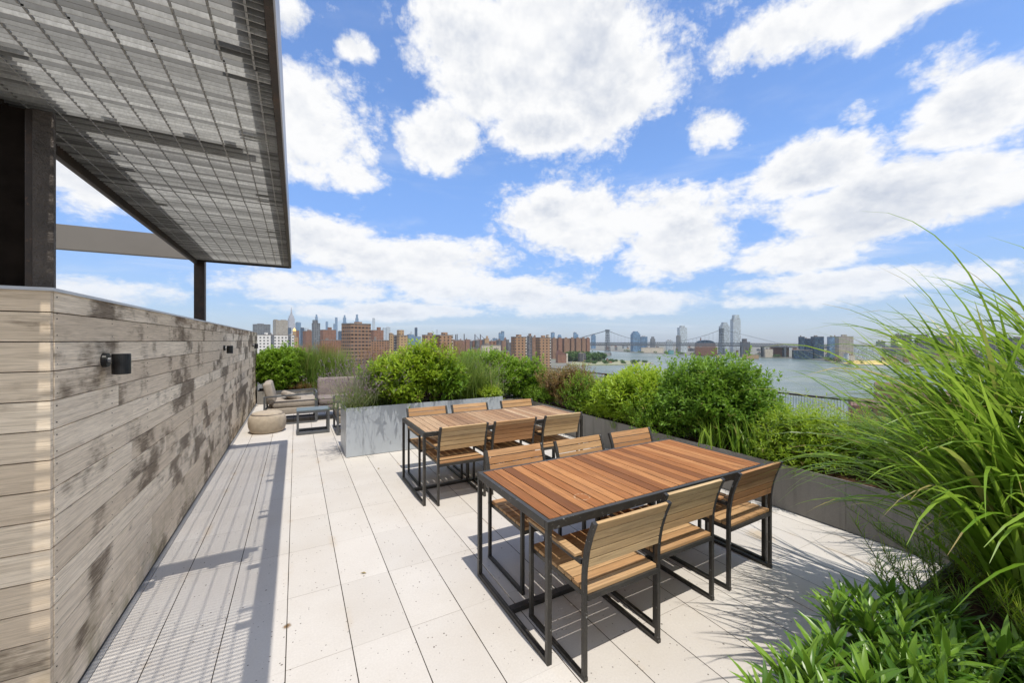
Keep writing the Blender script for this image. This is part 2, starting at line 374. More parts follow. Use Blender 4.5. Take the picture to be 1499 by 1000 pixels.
# ================================================================== canopy
ZC=2.694
can=tag(empty('grating_canopy',(-1.1,2.5,0)),'overhead canopy of galvanised steel grating in a brown steel frame on posts','canopy')
def cpart(mb,name,mat,**k): return rel(mb.build(name,mat,**k),can)
X0,X1=-1.118,-.088; pitch=.0305; seams=[-.95,-.03,.89,1.81,2.735,3.655,4.575,5.495,6.40]
for i in range(len(seams)-1):
    g=MB(); a,b=seams[i]+.003,seams[i+1]-.003
    n=int((b-a)/pitch); 
    for j in range(n+1):
        y=a+j*pitch; tn=random.random()
        g.box(X0,X1+random.uniform(-.003,.001),y,y+.003,ZC,ZC+.031,tn)
    off=random.uniform(-.006,.006)
    x=X1-.047+off
    while x>X0+.02:
        g.box(x-.0035,x+.0035,a,b,ZC+.002,ZC+.009,.3); x-=.1025
    cpart(g,'grating_panel',M['galv'])
eb=MB()
eb.box(-.175,-.062,-1.0,6.45,ZC+.036,ZC+.040); eb.box(-.083,-.078,-1.0,6.45,ZC+.001,ZC+.0355); 
for y in (.62,.86,1.70,1.88,2.38,3.32,3.47,4.40,4.62,5.40,5.55):
    eb.box(-.252,-.1755,y,y+random.choice((.032,.062)),ZC+.0345,ZC+.040)
eb.box(-.087,-.062,-1.0,6.45,ZC-.006,ZC-.001)
eb.box(-.083,-.0665,-1.0,6.45,ZC+.0405,ZC+.19)
cpart(eb,'edge_beam',M['rust'])
cpart(MB().box(-.0615,-.056,-1.0,6.46,ZC-.006,ZC+.26),'fascia',M['fascia'])
eb=MB(); eb.box(-1.13,-.925,-1.0,6.45,ZC+.036,ZC+.043); eb.box(-1.13,-1.122,-1.0,6.45,ZC-.05,ZC+.0355); eb.box(-1.15,-1.1302,-1.0,6.45,ZC-.052,ZC+.24)
for y in (1.5,2.1,2.95,3.2,3.9,4.5): eb.box(-.9245,-.87,y,y+.06,ZC+.0345,ZC+.040)
cpart(eb,'edge_beam',M['rust'])
eb=MB(); eb.box(-.9245,-.1755,6.30,6.45,ZC+.034,ZC+.039); eb.box(-1.13,-.0667,6.452,6.464,ZC-.012,ZC+.22)
cpart(eb,'edge_beam',M['rust'])
eb=MB(); eb.box(-.9245,-.2555,2.575,2.75,ZC+.0333,ZC+.0338+.004); eb.box(-.9245,-.2,2.65,2.66,ZC+.0415,ZC+.2)
for x in (-.8,-.5,-.33): eb.box(x,x+.05,2.53,2.5748,ZC+.0333,ZC+.037)
cpart(eb,'cross_beam',M['rust'])
cpart(MB().box(-.985,-.921,2.452,2.475,1.877,ZC-.052),'column',M['rough_steel'],bevel=.003)
cpart(MB().box(-1.011,-.9858,2.462,2.475,1.877,ZC-.052),'column_flange',M['rust'],bevel=.003)
cpart(MB().box(-3.2,-.99,2.4765,2.60,1.877,ZC-.052),'steel_panel',M['black'])
cpart(MB().box(-1.163,-1.05,6.466,6.57,1.877,ZC+.3),'post',M['rust'],bevel=.003)
bm_=MB().box(-4.5,-1.165,6.47,6.50,ZC+.02,ZC+.30); bm_.box(-4.5,-1.165,6.501,6.58,ZC+.285,ZC+.30); bm_.box(-4.5,-1.165,6.501,6.58,ZC+.02,ZC+.035)
cpart(bm_,'side_beam',M['beam'])

# ================================================================== tables
def make_table(name,label,x0,x1,y0,y1,zt,mat,nsl,toneseed):
    rs=random.Random(toneseed)
    cx,cy=(x0+x1)/2,(y0+y1)/2; t=tag(empty(name,(cx,cy,0)),label,'table','slatted dining tables on the terrace')
    hx,hy=(x1-x0)/2,(y1-y0)/2; w=.027
    r=MB()
    r.box(-hx,hx,-hy,-hy+w,zt-.045,zt); r.box(-hx,hx,hy-w,hy,zt-.045,zt)
    r.box(-hx,-hx+w,-hy+w+.0005,hy-w-.0005,zt-.045,zt); r.box(hx-w,hx,-hy+w+.0005,hy-w-.0005,zt-.045,zt)
    r.box(-.02,.02,-hy+w+.0005,hy-w-.0005,zt-.05,zt-.024)
    r.build('top_frame',M['frame'],t,bevel=.0015)
    s=MB(); inner=2*(hx-w)-.004; p=inner/nsl
    for i in range(nsl):
        a=-hx+w+.002+i*p; s.box(a+.0026,a+p-.0026,-hy+w+.002,hy-w-.002,zt-.021,zt+.0015+rs.uniform(-.0008,.0008),rs.random())
    s.build('tabletop',mat,t,bevel=.0015)
    for sx in (-1,1):
        l=MB(); xa,xb=(-hx,-hx+w) if sx<0 else (hx-w,hx)
        l.box(xa,xb,-hy,-hy+w,.0,zt-.0455); l.box(xa,xb,hy-w,hy,.0,zt-.0455); l.box(xa,xb,-hy+w+.0005,hy-w-.0005,.001,w)
        l.build('leg_frame',M['frame'],t,bevel=.0015)
    MB().box(-hx+w+.0005,hx-w-.0005,-.022,.022,.001,.030).build('stretcher',M['frame'],t,bevel=.0015)
    return t
make_table('dining_table','nearer slatted teak dining table with reddish brown top and chipped black frame',1.115,3.075,1.66,2.54,.73,M['teak_top'],25,3)
make_table('dining_table','farther slatted teak dining table with paler faded top beside the zinc planter',1.11,3.12,3.86,4.75,.73,M['teak_top2'],26,5)

# ================================================================== chairs (local: front = +y)
def make_chair():
    t=empty('dining_armchair'); hw=.265; w=.0225
    for sx in (-1,1):
        f=MB(); x=sx*(hw-w/2)
        pts=[(x,.245,.015),(x,-.245,.015)]
        f.tube([(x,.259,w/2),(x,-.259,w/2)],w,(1,0,0))
        f.tube([(x,.245,w+.0005),(x,.245,.5525)],w,(1,0,0))
        f.tube([(x,.259,.567),(x,-.2305,.567)],w,(1,0,0))
        f.tube([(x,-.245,w+.0005),(x,-.245,.50),(x,-.250,.56),(x,-.264,.64),(x,-.290,.72),(x,-.322,.795)],w,(1,0,0))
        for z in (.42,.567,.70): f.rod((sx*hw,-.249-(.03 if z>.6 else 0),z),(sx*(hw+.0025),-.249-(.03 if z>.6 else 0),z),.006,.005,8)
        f.build('side_frame',M['frame'],t,bevel=.0015)
    s=MB(); xi=hw-w-.0005
    s.box(-xi,xi,.225,.25,.385,.412); s.box(-xi,xi,-.258,-.232,.385,.412); s.box(-xi,-xi+.022,-.2315,.2245,.385,.412); s.box(xi-.022,xi,-.2315,.2245,.385,.412)
    s.build('seat_frame',M['frame'],t,bevel=.0015)
    s=MB(); n=8; y0,y1=-.252,.256; p=(y1-y0)/n
    for i in range(n): s.box(-xi+.001,xi-.001,y0+i*p+.004,y0+(i+1)*p-.004,.4125,.432,random.random())
    s.build('seat',M['teak_seat'],t,bevel=.002)
    b=MB(); prof=[(-.254,.548),(-.262,.606),(-.277,.668),(-.299,.732),(-.325,.795)]
    def pr(q):
        q*=4; i=min(3,int(q)); f=q-i; return (prof[i][0]+(prof[i+1][0]-prof[i][0])*f, prof[i][1]+(prof[i+1][1]-prof[i][1])*f)
    for i in range(5):
        (ya,za),(yb,zb)=pr(i/5),pr((i+1)/5); L=math.hypot(yb-ya,zb-za); an=math.atan2(yb-ya,zb-za)
        b.cbox(random.uniform(-.0006,.0006),(ya+yb)/2+.002,(za+zb)/2,2*xi-.002,.017,L-.0055,0,random.random(),-an)
    b.build('backrest',M['teak_back'],t,bevel=.002)
    for sx in (-1,1):
        a=MB(); x=sx*(hw-w/2); a.box(x-.024,x+.024,-.20,.255,.5815,.598,random.random()); a.build('armrest',M['teak_seat'],t,bevel=.003)
    return t
ch0=make_chair(); used=False
def place_chair(xc,y,rz,lab,back):
    global used
    c=ch0 if not used else copy_tree(ch0); used=True
    c.location=(xc,y,0); c.rotation_euler=(0,0,rz)
    tag(c,lab,'chair','slatted armchairs at the two dining tables')
    for k in c.children:
        if k.name.startswith('backrest'):
            if back: 
                k.data=k.data.copy(); k.data.materials.clear(); k.data.materials.append(M[back])
    return c
PI=math.pi
place_chair(1.482,1.755,0,'bleached grey armchair at the front left leg of the nearer table','teak_back')
place_chair(2.065,1.835,0,'pale-backed armchair in the middle of the near side of the nearer table','teak_back')
place_chair(2.757,1.850,R(1.5),'amber-backed armchair nearest the arching grass on the nearer table','teak_orange')
place_chair(1.545,2.46,PI,'armchair behind the left end of the nearer table, seen through its end frame','teak_orange')
place_chair(2.19,2.45,PI+R(1.5),'armchair behind the middle of the nearer table, only its pale top slats showing','teak_seat')
place_chair(2.80,2.45,PI,'armchair behind the right end of the nearer table, towards the grey planter','teak_orange')
place_chair(1.50,4.05,0,'tan-backed armchair at the near left leg of the farther table','teak_back')
place_chair(2.095,4.05,0,'orange-backed armchair in the middle of the farther table near side','teak_orange')
place_chair(2.74,4.06,0,'golden-backed armchair at the right end of the farther table near side','teak_back')
place_chair(1.48,4.66,PI,'armchair behind the left end of the farther table before the zinc planter','teak_seat')
place_chair(2.07,4.66,PI,'deep orange armchair behind the middle of the farther table','teak_orange')
place_chair(2.80,4.66,PI,'armchair behind the right end of the farther table by the zinc planter end','teak_seat')

# ================================================================== planters
def planter(name,label,x0,x1,y0,y1,h,mat,soil,seams_x=(),seams_y=(),th=.012,group=None):
    cx,cy=(x0+x1)/2,(y0+y1)/2; t=tag(empty(name,(cx,cy,0)),label,'planter',group)
    a,b=(x1-x0)/2,(y1-y0)/2
    def panels(lo,hi,cuts):
        e=[lo]+[c for c in cuts if lo<c<hi]+[hi]; return [(e[i]+.0012,e[i+1]-.0012) for i in range(len(e)-1)]
    s=MB()
    for (p,q) in panels(-a,a,[c-cx for c in seams_x]):
        s.box(p,q,-b,-b+th,.006,h); s.box(p,q,b-th,b,.006,h)
    for (p,q) in panels(-b+th,b-th,[c-cy for c in seams_y]):
        s.box(-a+.0012,-a+th,p,q,.006,h); s.box(a-th,a-.0012,p,q,.006,h)
    s.build('side_panels',mat,t,bevel=.001)
    n=MB().box(-a+th+.001,a-th-.001,-b+th+.001,b-th-.001,0,soil-.01); n.build('liner',M['black'],t)
    # uneven soil sheet
    nx,ny=max(4,int(a*2/.06)),max(4,int(b*2/.06)); V=[];F=[]
    for j in range(ny+1):
        for i in range(nx+1):
            V.append((-a+th+.002+(2*a-2*th-.004)*i/nx,-b+th+.002+(2*b-2*th-.004)*j/ny,soil+random.uniform(-.008,.012)))
    for j in range(ny):
        for i in range(nx): F.append((j*(nx+1)+i,j*(nx+1)+i+1,(j+1)*(nx+1)+i+1,(j+1)*(nx+1)+i))
    me=bpy.data.meshes.new('soil'); me.from_pydata(V,[],F); link('soil',me,M['soil'],t)
    return t
planter('zinc_planter','tall zinc-grey metal planter with shadows of leaves behind the farther table',.616,3.092,5.97,6.74,.70,M['zinc'],.655,(.841,1.457,2.07,2.69))
planter('long_planter','long low grey planter running along the terrace edge on the right of both tables',4.165,5.02,-.4,7.45,.44,M['zinc_b'],.40,(),(.1,1.6,2.9,4.35,5.8))
planter('rear_planter','low grey planter under the round green bush beyond the farther table',3.11,4.15,7.1,8.0,.46,M['zinc_b'],.42)
planter('end_planter','dark planter at the far end of the terrace under the hedge and tall grass',-.88,3.6,12.05,12.85,.34,M['zinc_b'],.31,(.3,1.4,2.5))
planter('front_planter','low planter in the bottom right corner hidden under lance-leaved plants',1.30,4.15,-.75,.74,.44,M['zinc_b'],.40)

for (x,y,a,lab) in ((1.27,5.05,.4,'small dry brown leaf on the pavers left of the farther table'),(.93,6.02-.75,1.9,'tiny curled dry leaf on the pavers in front of the zinc planter'),(.42,2.95,2.6,'pale dry leaf lying on the open pavers left of the nearer table')):
    m=MB(); m.v=[(-.022,0,.003),(0,-.008,.009),(.024,0,.004),(0,.009,.011),(0,0,.003)]; m.f=[(0,1,4),(1,2,4),(0,4,3),(4,2,3)]; m.t=[.97]*4
    o=m.build('fallen_leaf',M['f_rust'],loc=(x,y,.001)); o.rotation_euler=(0,0,a); tag(o,lab,'leaf')
# ================================================================== railing
rail=tag(empty('terrace_railing',(5.37,5,0)),'dark metal railing with fine vertical wires along the river side of the terrace','railing')
r=MB(); r.box(5.345,5.395,-3,13.15,.982,1.0); r.box(5.36,5.38,-3,13.05,.12,.14)
rel(r.build('top_rail',M['rust']),rail)
for k in range(12):
    y=-2.6+k*1.42; rel(MB().box(5.355,5.385,y,y+.04,.1,.981).build('rail_post',M['frame']),rail)
r=MB(); y=-2.9
while y<13.05: r.box(5.3685,5.3715,y,y+.0025,.1401,.9815); y+=.03
rel(r.build('wire_infill',M['lounge_frame']),rail)
rail=tag(empty('end_railing',(2,13.1,0)),'dark metal railing across the far end of the terrace behind the hedge','railing')
r=MB(); r.box(-5,5.34,13.075,13.125,1.01,1.03); rel(r.build('top_rail',M['rust']),rail)
r=MB(); x=-5
while x<5.3: r.box(x,x+.008,13.097,13.103,.02,1.0095); x+=.03
rel(r.build('wire_infill',M['lounge_frame']),rail)
tag(MB().box(5.28,5.46,-3.2,13.3,.001,.10).build('parapet_curb',M['concrete']),'low concrete curb under the river side railing','curb')

# ================================================================== lounge furniture
def cushion(name,mat,parent,x0,x1,y0,y1,z0,z1,puff=.03,rot=None,loc=None):
    bmv=MB().box(x0,x1,y0,y1,z0,z1); o=bmv.build(name,mat,parent,smooth=True)
    m=o.modifiers.new('b','BEVEL'); m.width=min(puff,(z1-z0)*.45,(y1-y0)*.45,(x1-x0)*.45); m.segments=4
    if loc: o.location=loc
    if rot: o.rotation_euler=rot
    return o
def piping(name,mat,parent,x0,x1,y0,y1,z,r=.005):
    m=MB(); c=.025
    P=[(x0+c,y0),(x1-c,y0),(x1,y0+c),(x1,y1-c),(x1-c,y1),(x0+c,y1),(x0,y1-c),(x0,y0+c)]
    for i in range(8): m.rod((*P[i],z),(*P[(i+1)%8],z),r,r,6)
    m.build(name,mat,parent)
# pouf
pf=tag(empty('pouf',(-.455,8.42,0)),'round sand-coloured fabric pouf with piped edge in front of the lounge chair','pouf')
def lathe(prof,n=40,wob=0.0,sq=1.0):
    m=MB(); rr=random.Random(4)
    ph=[rr.uniform(0,6.28) for _ in range(6)]
    for (r,z) in prof:
        for i in range(n):
            a=2*PI*i/n; k=1+wob*(math.sin(3*a+ph[0]+z*9)+.7*math.sin(7*a+ph[1]-z*14)+.5*math.sin(13*a+ph[2]))
            m.v.append((r*k*math.cos(a),r*k*math.sin(a)*sq,z))
    for j in range(len(prof)-1):
        for i in range(n): m.f.append((j*n+i,j*n+(i+1)%n,(j+1)*n+(i+1)%n,(j+1)*n+i)); m.t.append(.5)
    m.f.append(tuple((len(prof)-1)*n+i for i in range(n))); m.t.append(.5)
    return m
lathe([(.235,0),(.27,.03),(.292,.10),(.30,.18),(.295,.25),(.272,.305),(.245,.325)],48,.008).build('pouf_body',M['pouf'],pf,smooth=True)
lathe([(.243,.322),(.235,.345),(.20,.36),(.12,.368),(.03,.37)],48,.006).build('pouf_top',M['pouf'],pf,smooth=True)
pp=MB()
for i in range(48):
    a,b=2*PI*i/48,2*PI*(i+1)/48; z=lambda q:.328+.006*math.sin(q*2)
    pp.rod((.252*math.cos(a),.252*math.sin(a),z(a)),(.252*math.cos(b),.252*math.sin(b),z(b)),.006,.006,6)
pp.build('piping',M['cushion_dark'],pf)
# coffee table
ct=tag(empty('coffee_table',(.27,7.98,0)),'small low slate-topped coffee table with dark open frame beside the zinc planter','coffee table')
MB().box(-.262,.262,-.19,.19,.415,.43).build('tabletop',M['slate'],ct,bevel=.002)
for sy in (-1,1):
    f=MB(); y0,y1=(-.19,-.15) if sy<0 else (.15,.19)
    f.box(-.262,-.225,y0,y1,.0,.4145); f.box(.225,.262,y0,y1,.0,.4145); f.box(-.2245,.2245,y0,y1,.001,.045); f.box(-.2245,.2245,y0,y1,.375,.4145)
    f.build('leg_frame',M['lounge_frame'],ct,bevel=.002)
# lounge chairs
def lounge(name,label,loc,rz,w,d,fabric,backtilt=.18,pillow=True,group=None,deck=True):
    t=tag(empty(name,loc,rz),label,'lounge chair',group)
    hw,hd=w/2,d/2
    f=MB()   # open side frames: front post, back post, arm rails
    for sx in (-1,1):
        x=sx*hw
        f.box(x-.018,x+.018,hd-.036,hd,0,.60); f.box(x-.018,x+.018,-hd,-hd+.036,0,.56)
        f.box(x-.018,x+.018,-hd+.0365,hd-.0365,.57,.60) if False else f.tube([(x,hd-.04,.585),(x,-hd,.555)],.03,(1,0,0))
        f.box(x-.018,x+.018,-hd+.0365,hd-.0365,.001,.03)
    f.box(-hw+.0185,hw-.0185,-hd+.001,-hd+.03,.22,.26); f.box(-hw+.0185,hw-.0185,hd-.03,hd-.001,.22,.26)
    f.build('frame',M['lounge_frame'],t,bevel=.002)
    cushion('seat_base',M[fabric],t,-hw+.03,hw-.03,-hd+.05,hd-.02,.19,.32,.02)
    cushion('seat_cushion',M[fabric],t,-hw+.03,hw-.03,-hd+.14,hd-.0,.322,.46,.05)
    piping('piping',M['cushion_dark'],t,-hw+.035,hw-.035,-hd+.15,hd-.005,.45)
    cushion('back_cushion',M[fabric],t,-hw+.04,hw-.04,-.075,.075,-.22,.21,.05,(backtilt,0,0),(0,-hd+.09,.62))
    if pillow: cushion('pillow',M[fabric],t,-.20,.20,-.06,.06,-.15,.15,.05,(1.1,0,.3),(.05,0,.52))
    return t
lounge('lounge_chair','taupe cushioned lounge chair with slim metal arms standing beside the timber wall',(-.09,9.35,0),R(-90),.82,.92,'cushion',.22,True)
lounge('lounge_sofa','mauve-grey cushioned lounge sofa at the back striped by shadows of lavender',(1.0,9.42,0),R(180),1.25,.80,'cushion_dark',.15,False)
lounge('lounge_chair','lounge chair mostly hidden behind the zinc planter, only its grey frame showing',(1.02,7.85,0),R(90),.75,.80,'cushion',.2,False)
tag(MB().box(-.45,.40,10.3,10.9,0,.36).build('storage_bench',M['concrete'],bevel=.01),'low grey stone block behind the lounge furniture','bench')

# ================================================================== plants
def unit(a): return a/np.maximum(1e-9,np.linalg.norm(a,axis=1,keepdims=True))
def leaves(P,D,L,W,T,fold=.25,Nref=None):
    """n leaves: base P, direction D, length L, width W -> V,F,T (2 quads each, folded on the midrib)"""
    n=len(P); D=unit(D); T=np.where(rng.random(n)<.012,1.0,np.clip(T,0,1)*.88)
    up=np.tile(np.array([[0,0,1.]]),(n,1)) if Nref is None else Nref
    S=unit(np.cross(D,up+rng.normal(0,.25,(n,3)))); N=unit(np.cross(S,D))
    L=L[:,None];W=W[:,None]
    base=P; tip=P+D*L-N*L*.16; mid=P+D*L*.48
    l=mid+S*W*.5+N*W*fold; r=mid-S*W*.5+N*W*fold
    V=np.stack([base,l,tip,r,mid+D*L*.0],1).reshape(-1,3)
    i=np.arange(n)*5
    F=np.concatenate([np.stack([i,i+1,i+4],1),np.stack([i+1,i+2,i+4],1),np.stack([i,i+4,i+3],1),np.stack([i+4,i+2,i+3],1)])
    return V,F,np.concatenate([T,T,T,T])
def blades(B,az,L,W,lean,droop,T,seg=7,power=1.6,twist=0.3):
    """arching strips: base B, heading az, lean from vertical growing by droop along the length"""
    n=len(B); V=np.zeros((n,seg+1,2,3)); pos=B.copy()
    h=np.stack([np.cos(az),np.sin(az),np.zeros(n)],1); side=np.stack([-np.sin(az),np.cos(az),np.zeros(n)],1)
    tw=rng.normal(0,twist,n)
    azd=rng.normal(0,.25,n)
    for k in range(seg+1):
        s=k/seg; th=lean+droop*s**power
        d=h*np.sin(th)[:,None]; d[:,2]=np.cos(th)
        wd=W*np.clip(min(1.0,.55+s*2.0)*(1-s**2.2),.03,1)
        a=tw*s; nrm=np.cross(side,d); sd=side*np.cos(a)[:,None]+nrm*np.sin(a)[:,None]
        V[:,k,0]=pos-sd*(wd/2)[:,None]; V[:,k,1]=pos+sd*(wd/2)[:,None]
        pos=pos+d*(L/seg)[:,None]
        ca=np.cos(azd/seg)[:,None]; sa=np.sin(azd/seg)[:,None]
        h=h*ca+side*sa; side=np.stack([-h[:,1],h[:,0],np.zeros(n)],1)
    idx=np.arange(n)[:,None]*(2*(seg+1))+np.arange(seg)[None,:]*2
    idx=idx.reshape(-1); F=np.stack([idx,idx+1,idx+3,idx+2],1)
    TT=np.repeat(np.clip(T,0,1)[:,None]*.86,seg,axis=1); dry=rng.random(n); TT[dry<.22,-1]=1.0; TT[dry<.06,-3:]=1.0; TT[dry>.985]=1.0
    return V.reshape(-1,3),F,TT.reshape(-1)
def merge(parts):
    V=[];F=[];T=[];o=0
    for v,f,t in parts:
        if f.shape[1]==3: f=np.concatenate([f,f[:,2:3]],1)
        V.append(v);F.append(f+o);T.append(t);o+=len(v)
    return np.concatenate(V),np.concatenate(F),np.concatenate(T)
def fol(name,parts,mat,parent,smooth=False):
    if isinstance(parts,tuple): V,F,T=parts
    else: V,F,T=merge(parts)
    Fl=[tuple(dict.fromkeys(f)) for f in F.tolist()] if F.shape[1]==4 and len(parts)!=3 or (F.shape[1]==4 and (F[:,2]==F[:,3]).any()) else F.tolist()
    me=bpy.data.meshes.new(name); me.from_pydata(V.tolist(),[],Fl)
    a=me.attributes.new('tint','FLOAT','FACE'); a.data.foreach_set('value',np.asarray(T,dtype=np.float32)); me.update()
    return link(name,me,mat,parent)
def lump(D,seed,amp=.22,fr=2.3):
    r=np.random.default_rng(seed); s=np.zeros(len(D))
    for k in range(5):
        a=r.normal(0,1,3)*fr; s+=np.sin(D@a+r.uniform(0,6.28))
    return 1+amp*s/2.2
def shrub(name,label,cat,c,rad,ncl,nlf,L,W,mat,seed=1,group=None,upb=.5,inner=.45,lowz=-.55,spread=.9,stemL=.10,tips=None,tmin=0.0,tmax=1.0,amp=.22):
    """bush of leafy shoots: shoots end in an uneven shell round c, leaves set along each shoot"""
    t=tag(empty(name,(c[0],c[1],c[2]-rad[2]*abs(lowz))),label,cat,group)
    D=unit(rng.normal(0,1,(ncl*2,3))); D=D[D[:,2]>lowz][:ncl]; n=len(D)
    rr=(inner+(1-inner)*rng.random(n)**.45)*lump(D,seed,amp)
    wild=rng.random(n)<.09; rr=np.where(wild,rr*rng.uniform(1.1,1.32,n),rr)
    C=D*np.array(rad)*rr[:,None]
    ax=unit(D*(1-upb)+np.array([[0,0,1.]])*upb+rng.normal(0,.22,(n,3)))
    P=[];DD=[];LL=[];TT=[]
    shoot=rng.random(n)
    for k in range(nlf):
        s=k/max(1,nlf-1); p=C+ax*(stemL*s); ang=k*2.4+rng.random(n)*.6
        u=unit(np.cross(ax,np.array([[.3,.2,.93]])+0*ax)); w=np.cross(ax,u)
        rad_=u*np.cos(ang)[:,None]+w*np.sin(ang)[:,None]; sp=spread*(1-.55*s)
        d=ax*(1-sp*.6)+rad_*sp
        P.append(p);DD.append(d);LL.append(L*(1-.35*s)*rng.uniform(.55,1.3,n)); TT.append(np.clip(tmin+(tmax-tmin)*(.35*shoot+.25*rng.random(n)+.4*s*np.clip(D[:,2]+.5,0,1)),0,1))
    P=np.concatenate(P);DD=np.concatenate(DD);LL=np.concatenate(LL);TT=np.concatenate(TT)
    base=np.array([0,0,rad[2]*abs(lowz)])
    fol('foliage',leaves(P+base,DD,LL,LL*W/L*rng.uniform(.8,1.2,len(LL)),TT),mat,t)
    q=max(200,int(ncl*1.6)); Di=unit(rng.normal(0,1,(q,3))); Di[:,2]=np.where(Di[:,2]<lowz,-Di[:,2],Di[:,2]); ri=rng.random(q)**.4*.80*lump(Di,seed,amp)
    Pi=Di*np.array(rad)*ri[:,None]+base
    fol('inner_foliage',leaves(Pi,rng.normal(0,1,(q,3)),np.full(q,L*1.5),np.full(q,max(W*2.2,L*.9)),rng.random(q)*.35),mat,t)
    s=MB(); m=min(70,n)
    for i in range(m):
        q=C[i]+base; p0=(random.uniform(-.12,.12)*rad[0]*3,random.uniform(-.12,.12)*rad[1]*3,0.0); md=((p0[0]+q[0])*.45,(p0[1]+q[1])*.45,q[2]*.55)
        s.rod(p0,md,.006,.0045,4); s.rod(md,tuple(q),.0045,.002,4)
    s.build('stems',M['twig'],t)
    return t
def grass(name,label,c,n,L,W,lean,droop,mat,spread=.12,group=None,az=None,azs=None,tlo=0,thi=1,seg=7,cat='ornamental grass'):
    t=tag(empty(name,c),label,cat,group)
    a=rng.uniform(0,2*PI,n) if az is None else rng.normal(az,azs,n)
    B=np.stack([rng.normal(0,spread,n),rng.normal(0,spread,n),np.zeros(n)],1)
    ln=rng.uniform(L[0],L[1],n)
    fol('blades',blades(B,a,ln,rng.uniform(W[0],W[1],n),rng.uniform(lean[0],lean[1],n),rng.uniform(droop[0],droop[1],n),rng.uniform(tlo,thi,n),seg),mat,t)
    return t

# --- planter behind the farther table
def lavender(c,label,n=230):
    t=tag(empty('lavender',c),label,'lavender')
    a=rng.uniform(0,2*PI,n); B=np.stack([rng.normal(0,.10,n),rng.normal(0,.10,n),np.zeros(n)],1)
    Ls=rng.uniform(.38,.88,n); le=rng.uniform(.05,1.2,n); dr=rng.uniform(-.3,.3,n)
    V,F,T=blades(B,a,Ls,np.full(n,.0045),le,dr,rng.uniform(.3,1,n),5)
    fol('stalks',(V,F,T),M['f_lav'],t)
    # flower spikes at stalk tips
    tips=V.reshape(n,6,2,3)[:,5].mean(1); prev=V.reshape(n,6,2,3)[:,4].mean(1); d=unit(tips-prev)
    P=[];D=[];TT=[]
    for k in range(9):
        s=rng.uniform(-.09,.01,n)[:,None]; P.append(tips+d*s); D.append(d*.7+rng.normal(0,.55,(n,3))); TT.append(rng.random(n))
    P=np.concatenate(P);D=np.concatenate(D);TT=np.concatenate(TT)
    fol('flower_spikes',leaves(P,D,np.full(len(P),.018),np.full(len(P),.010),TT),M['f_purple'],t)
    m=1500; P=rng.normal(0,1,(m,3))*np.array([.16,.13,.10])+np.array([0,0,.12]); P[:,2]=np.abs(P[:,2])
    D=rng.normal(0,.6,(m,3))+np.array([0,0,.8])
    fol('foliage',leaves(P,D,np.full(m,.055),np.full(m,.007),rng.random(m)),M['f_grass2'],t)
    return t
lavender((.78,6.15,.655),'grey-green lavender clump spilling over the left corner of the zinc planter',330)
lavender((1.12,6.32,.655),'upright mauve-tipped lavender clump between the corner lavender and the leafy shrub',170)
G='leafy shrubs in the zinc planter'
shrub('leafy_shrub','bright yellow-green leafy shrub next to the lavender in the zinc planter','shrub',(1.38,6.27,1.00),(.33,.34,.36),300,9,.11,.036,M['f_bright'],2,G,.65,.4,-.8,stemL=.16,amp=.3)
shrub('leafy_shrub','tallest yellow-green leafy shrub in the middle of the zinc planter','shrub',(1.80,6.30,1.10),(.34,.34,.42),360,9,.115,.038,M['f_bright'],5,G,.7,.4,-.9,stemL=.17,amp=.3)
shrub('leafy_shrub','lower leafy shrub to the right of the tallest one in the zinc planter','shrub',(2.15,6.18,.96),(.27,.28,.30),220,8,.095,.028,M['f_mid'],9,G,.55,.4,-.8,tmin=.3)
grass('fountain_grass_clump','dense green fountain grass at the right of the zinc planter',(2.50,6.40,.655),900,(.65,1.08),(.005,.010),(.03,.45),(.5,1.5),M['f_grass2'],.11,'fountain grasses in the zinc planter')
grass('fountain_grass_clump','smaller fountain grass leaning over the right end of the zinc planter',(2.85,6.30,.655),420,(.45,.8),(.005,.009),(.05,.5),(.5,1.4),M['f_grass2'],.09,'fountain grasses in the zinc planter',tlo=.3)
def plume_grass(c,label,n,Lr,group=None,green=True):
    t=tag(empty('plume_grass_clump',c),label,'ornamental grass',group)
    a=rng.uniform(0,2*PI,n); B=np.stack([rng.normal(0,.14,n),rng.normal(0,.10,n),np.zeros(n)],1)
    V,F,T=blades(B,a,rng.uniform(*Lr,n),np.full(n,.004),rng.uniform(.02,.35,n),rng.uniform(.0,.35,n),rng.random(n),5)
    fol('stalks',(V,F,T),M['f_plume'],t)
    tips=V.reshape(n,6,2,3)[:,5].mean(1); prev=V.reshape(n,6,2,3)[:,4].mean(1); d=unit(tips-prev); P=[];D=[]
    for k in range(12): P.append(tips-d*rng.uniform(0,.18,n)[:,None]); D.append(d+rng.normal(0,.35,(n,3)))
    P=np.concatenate(P);D=np.concatenate(D)
    fol('plumes',leaves(P,D,np.full(len(P),.04),np.full(len(P),.006),rng.random(len(P))),M['f_plume'],t); return t
plume_grass((2.12,6.52,.655),'russet feathery grass plumes rising behind the leafy shrubs of the zinc planter',190,(.75,1.06))
plume_grass((2.02,12.4,.31),'rusty grass plumes at the far end of the terrace right of the tall green grass',150,(.9,1.2))
shrub('leafy_shrub','leafy shrub at the back of the zinc planter between lavender and fountain grass','shrub',(1.30,6.50,.95),(.42,.20,.34),260,8,.10,.034,M['f_mid'],27,G,.6,.4,-.8,stemL=.14,tmin=.3)
shrub('lime_sedum','low lime-green mound at the right end of the zinc planter','ground plant',(2.93,6.12,.72),(.17,.14,.12),160,6,.045,.02,M['f_bright'],3,None,.5,.4,-.3,tmin=.5)
lavender((3.02,6.45,.655),'small mauve lavender behind the lime mound at the right end of the zinc planter',90)
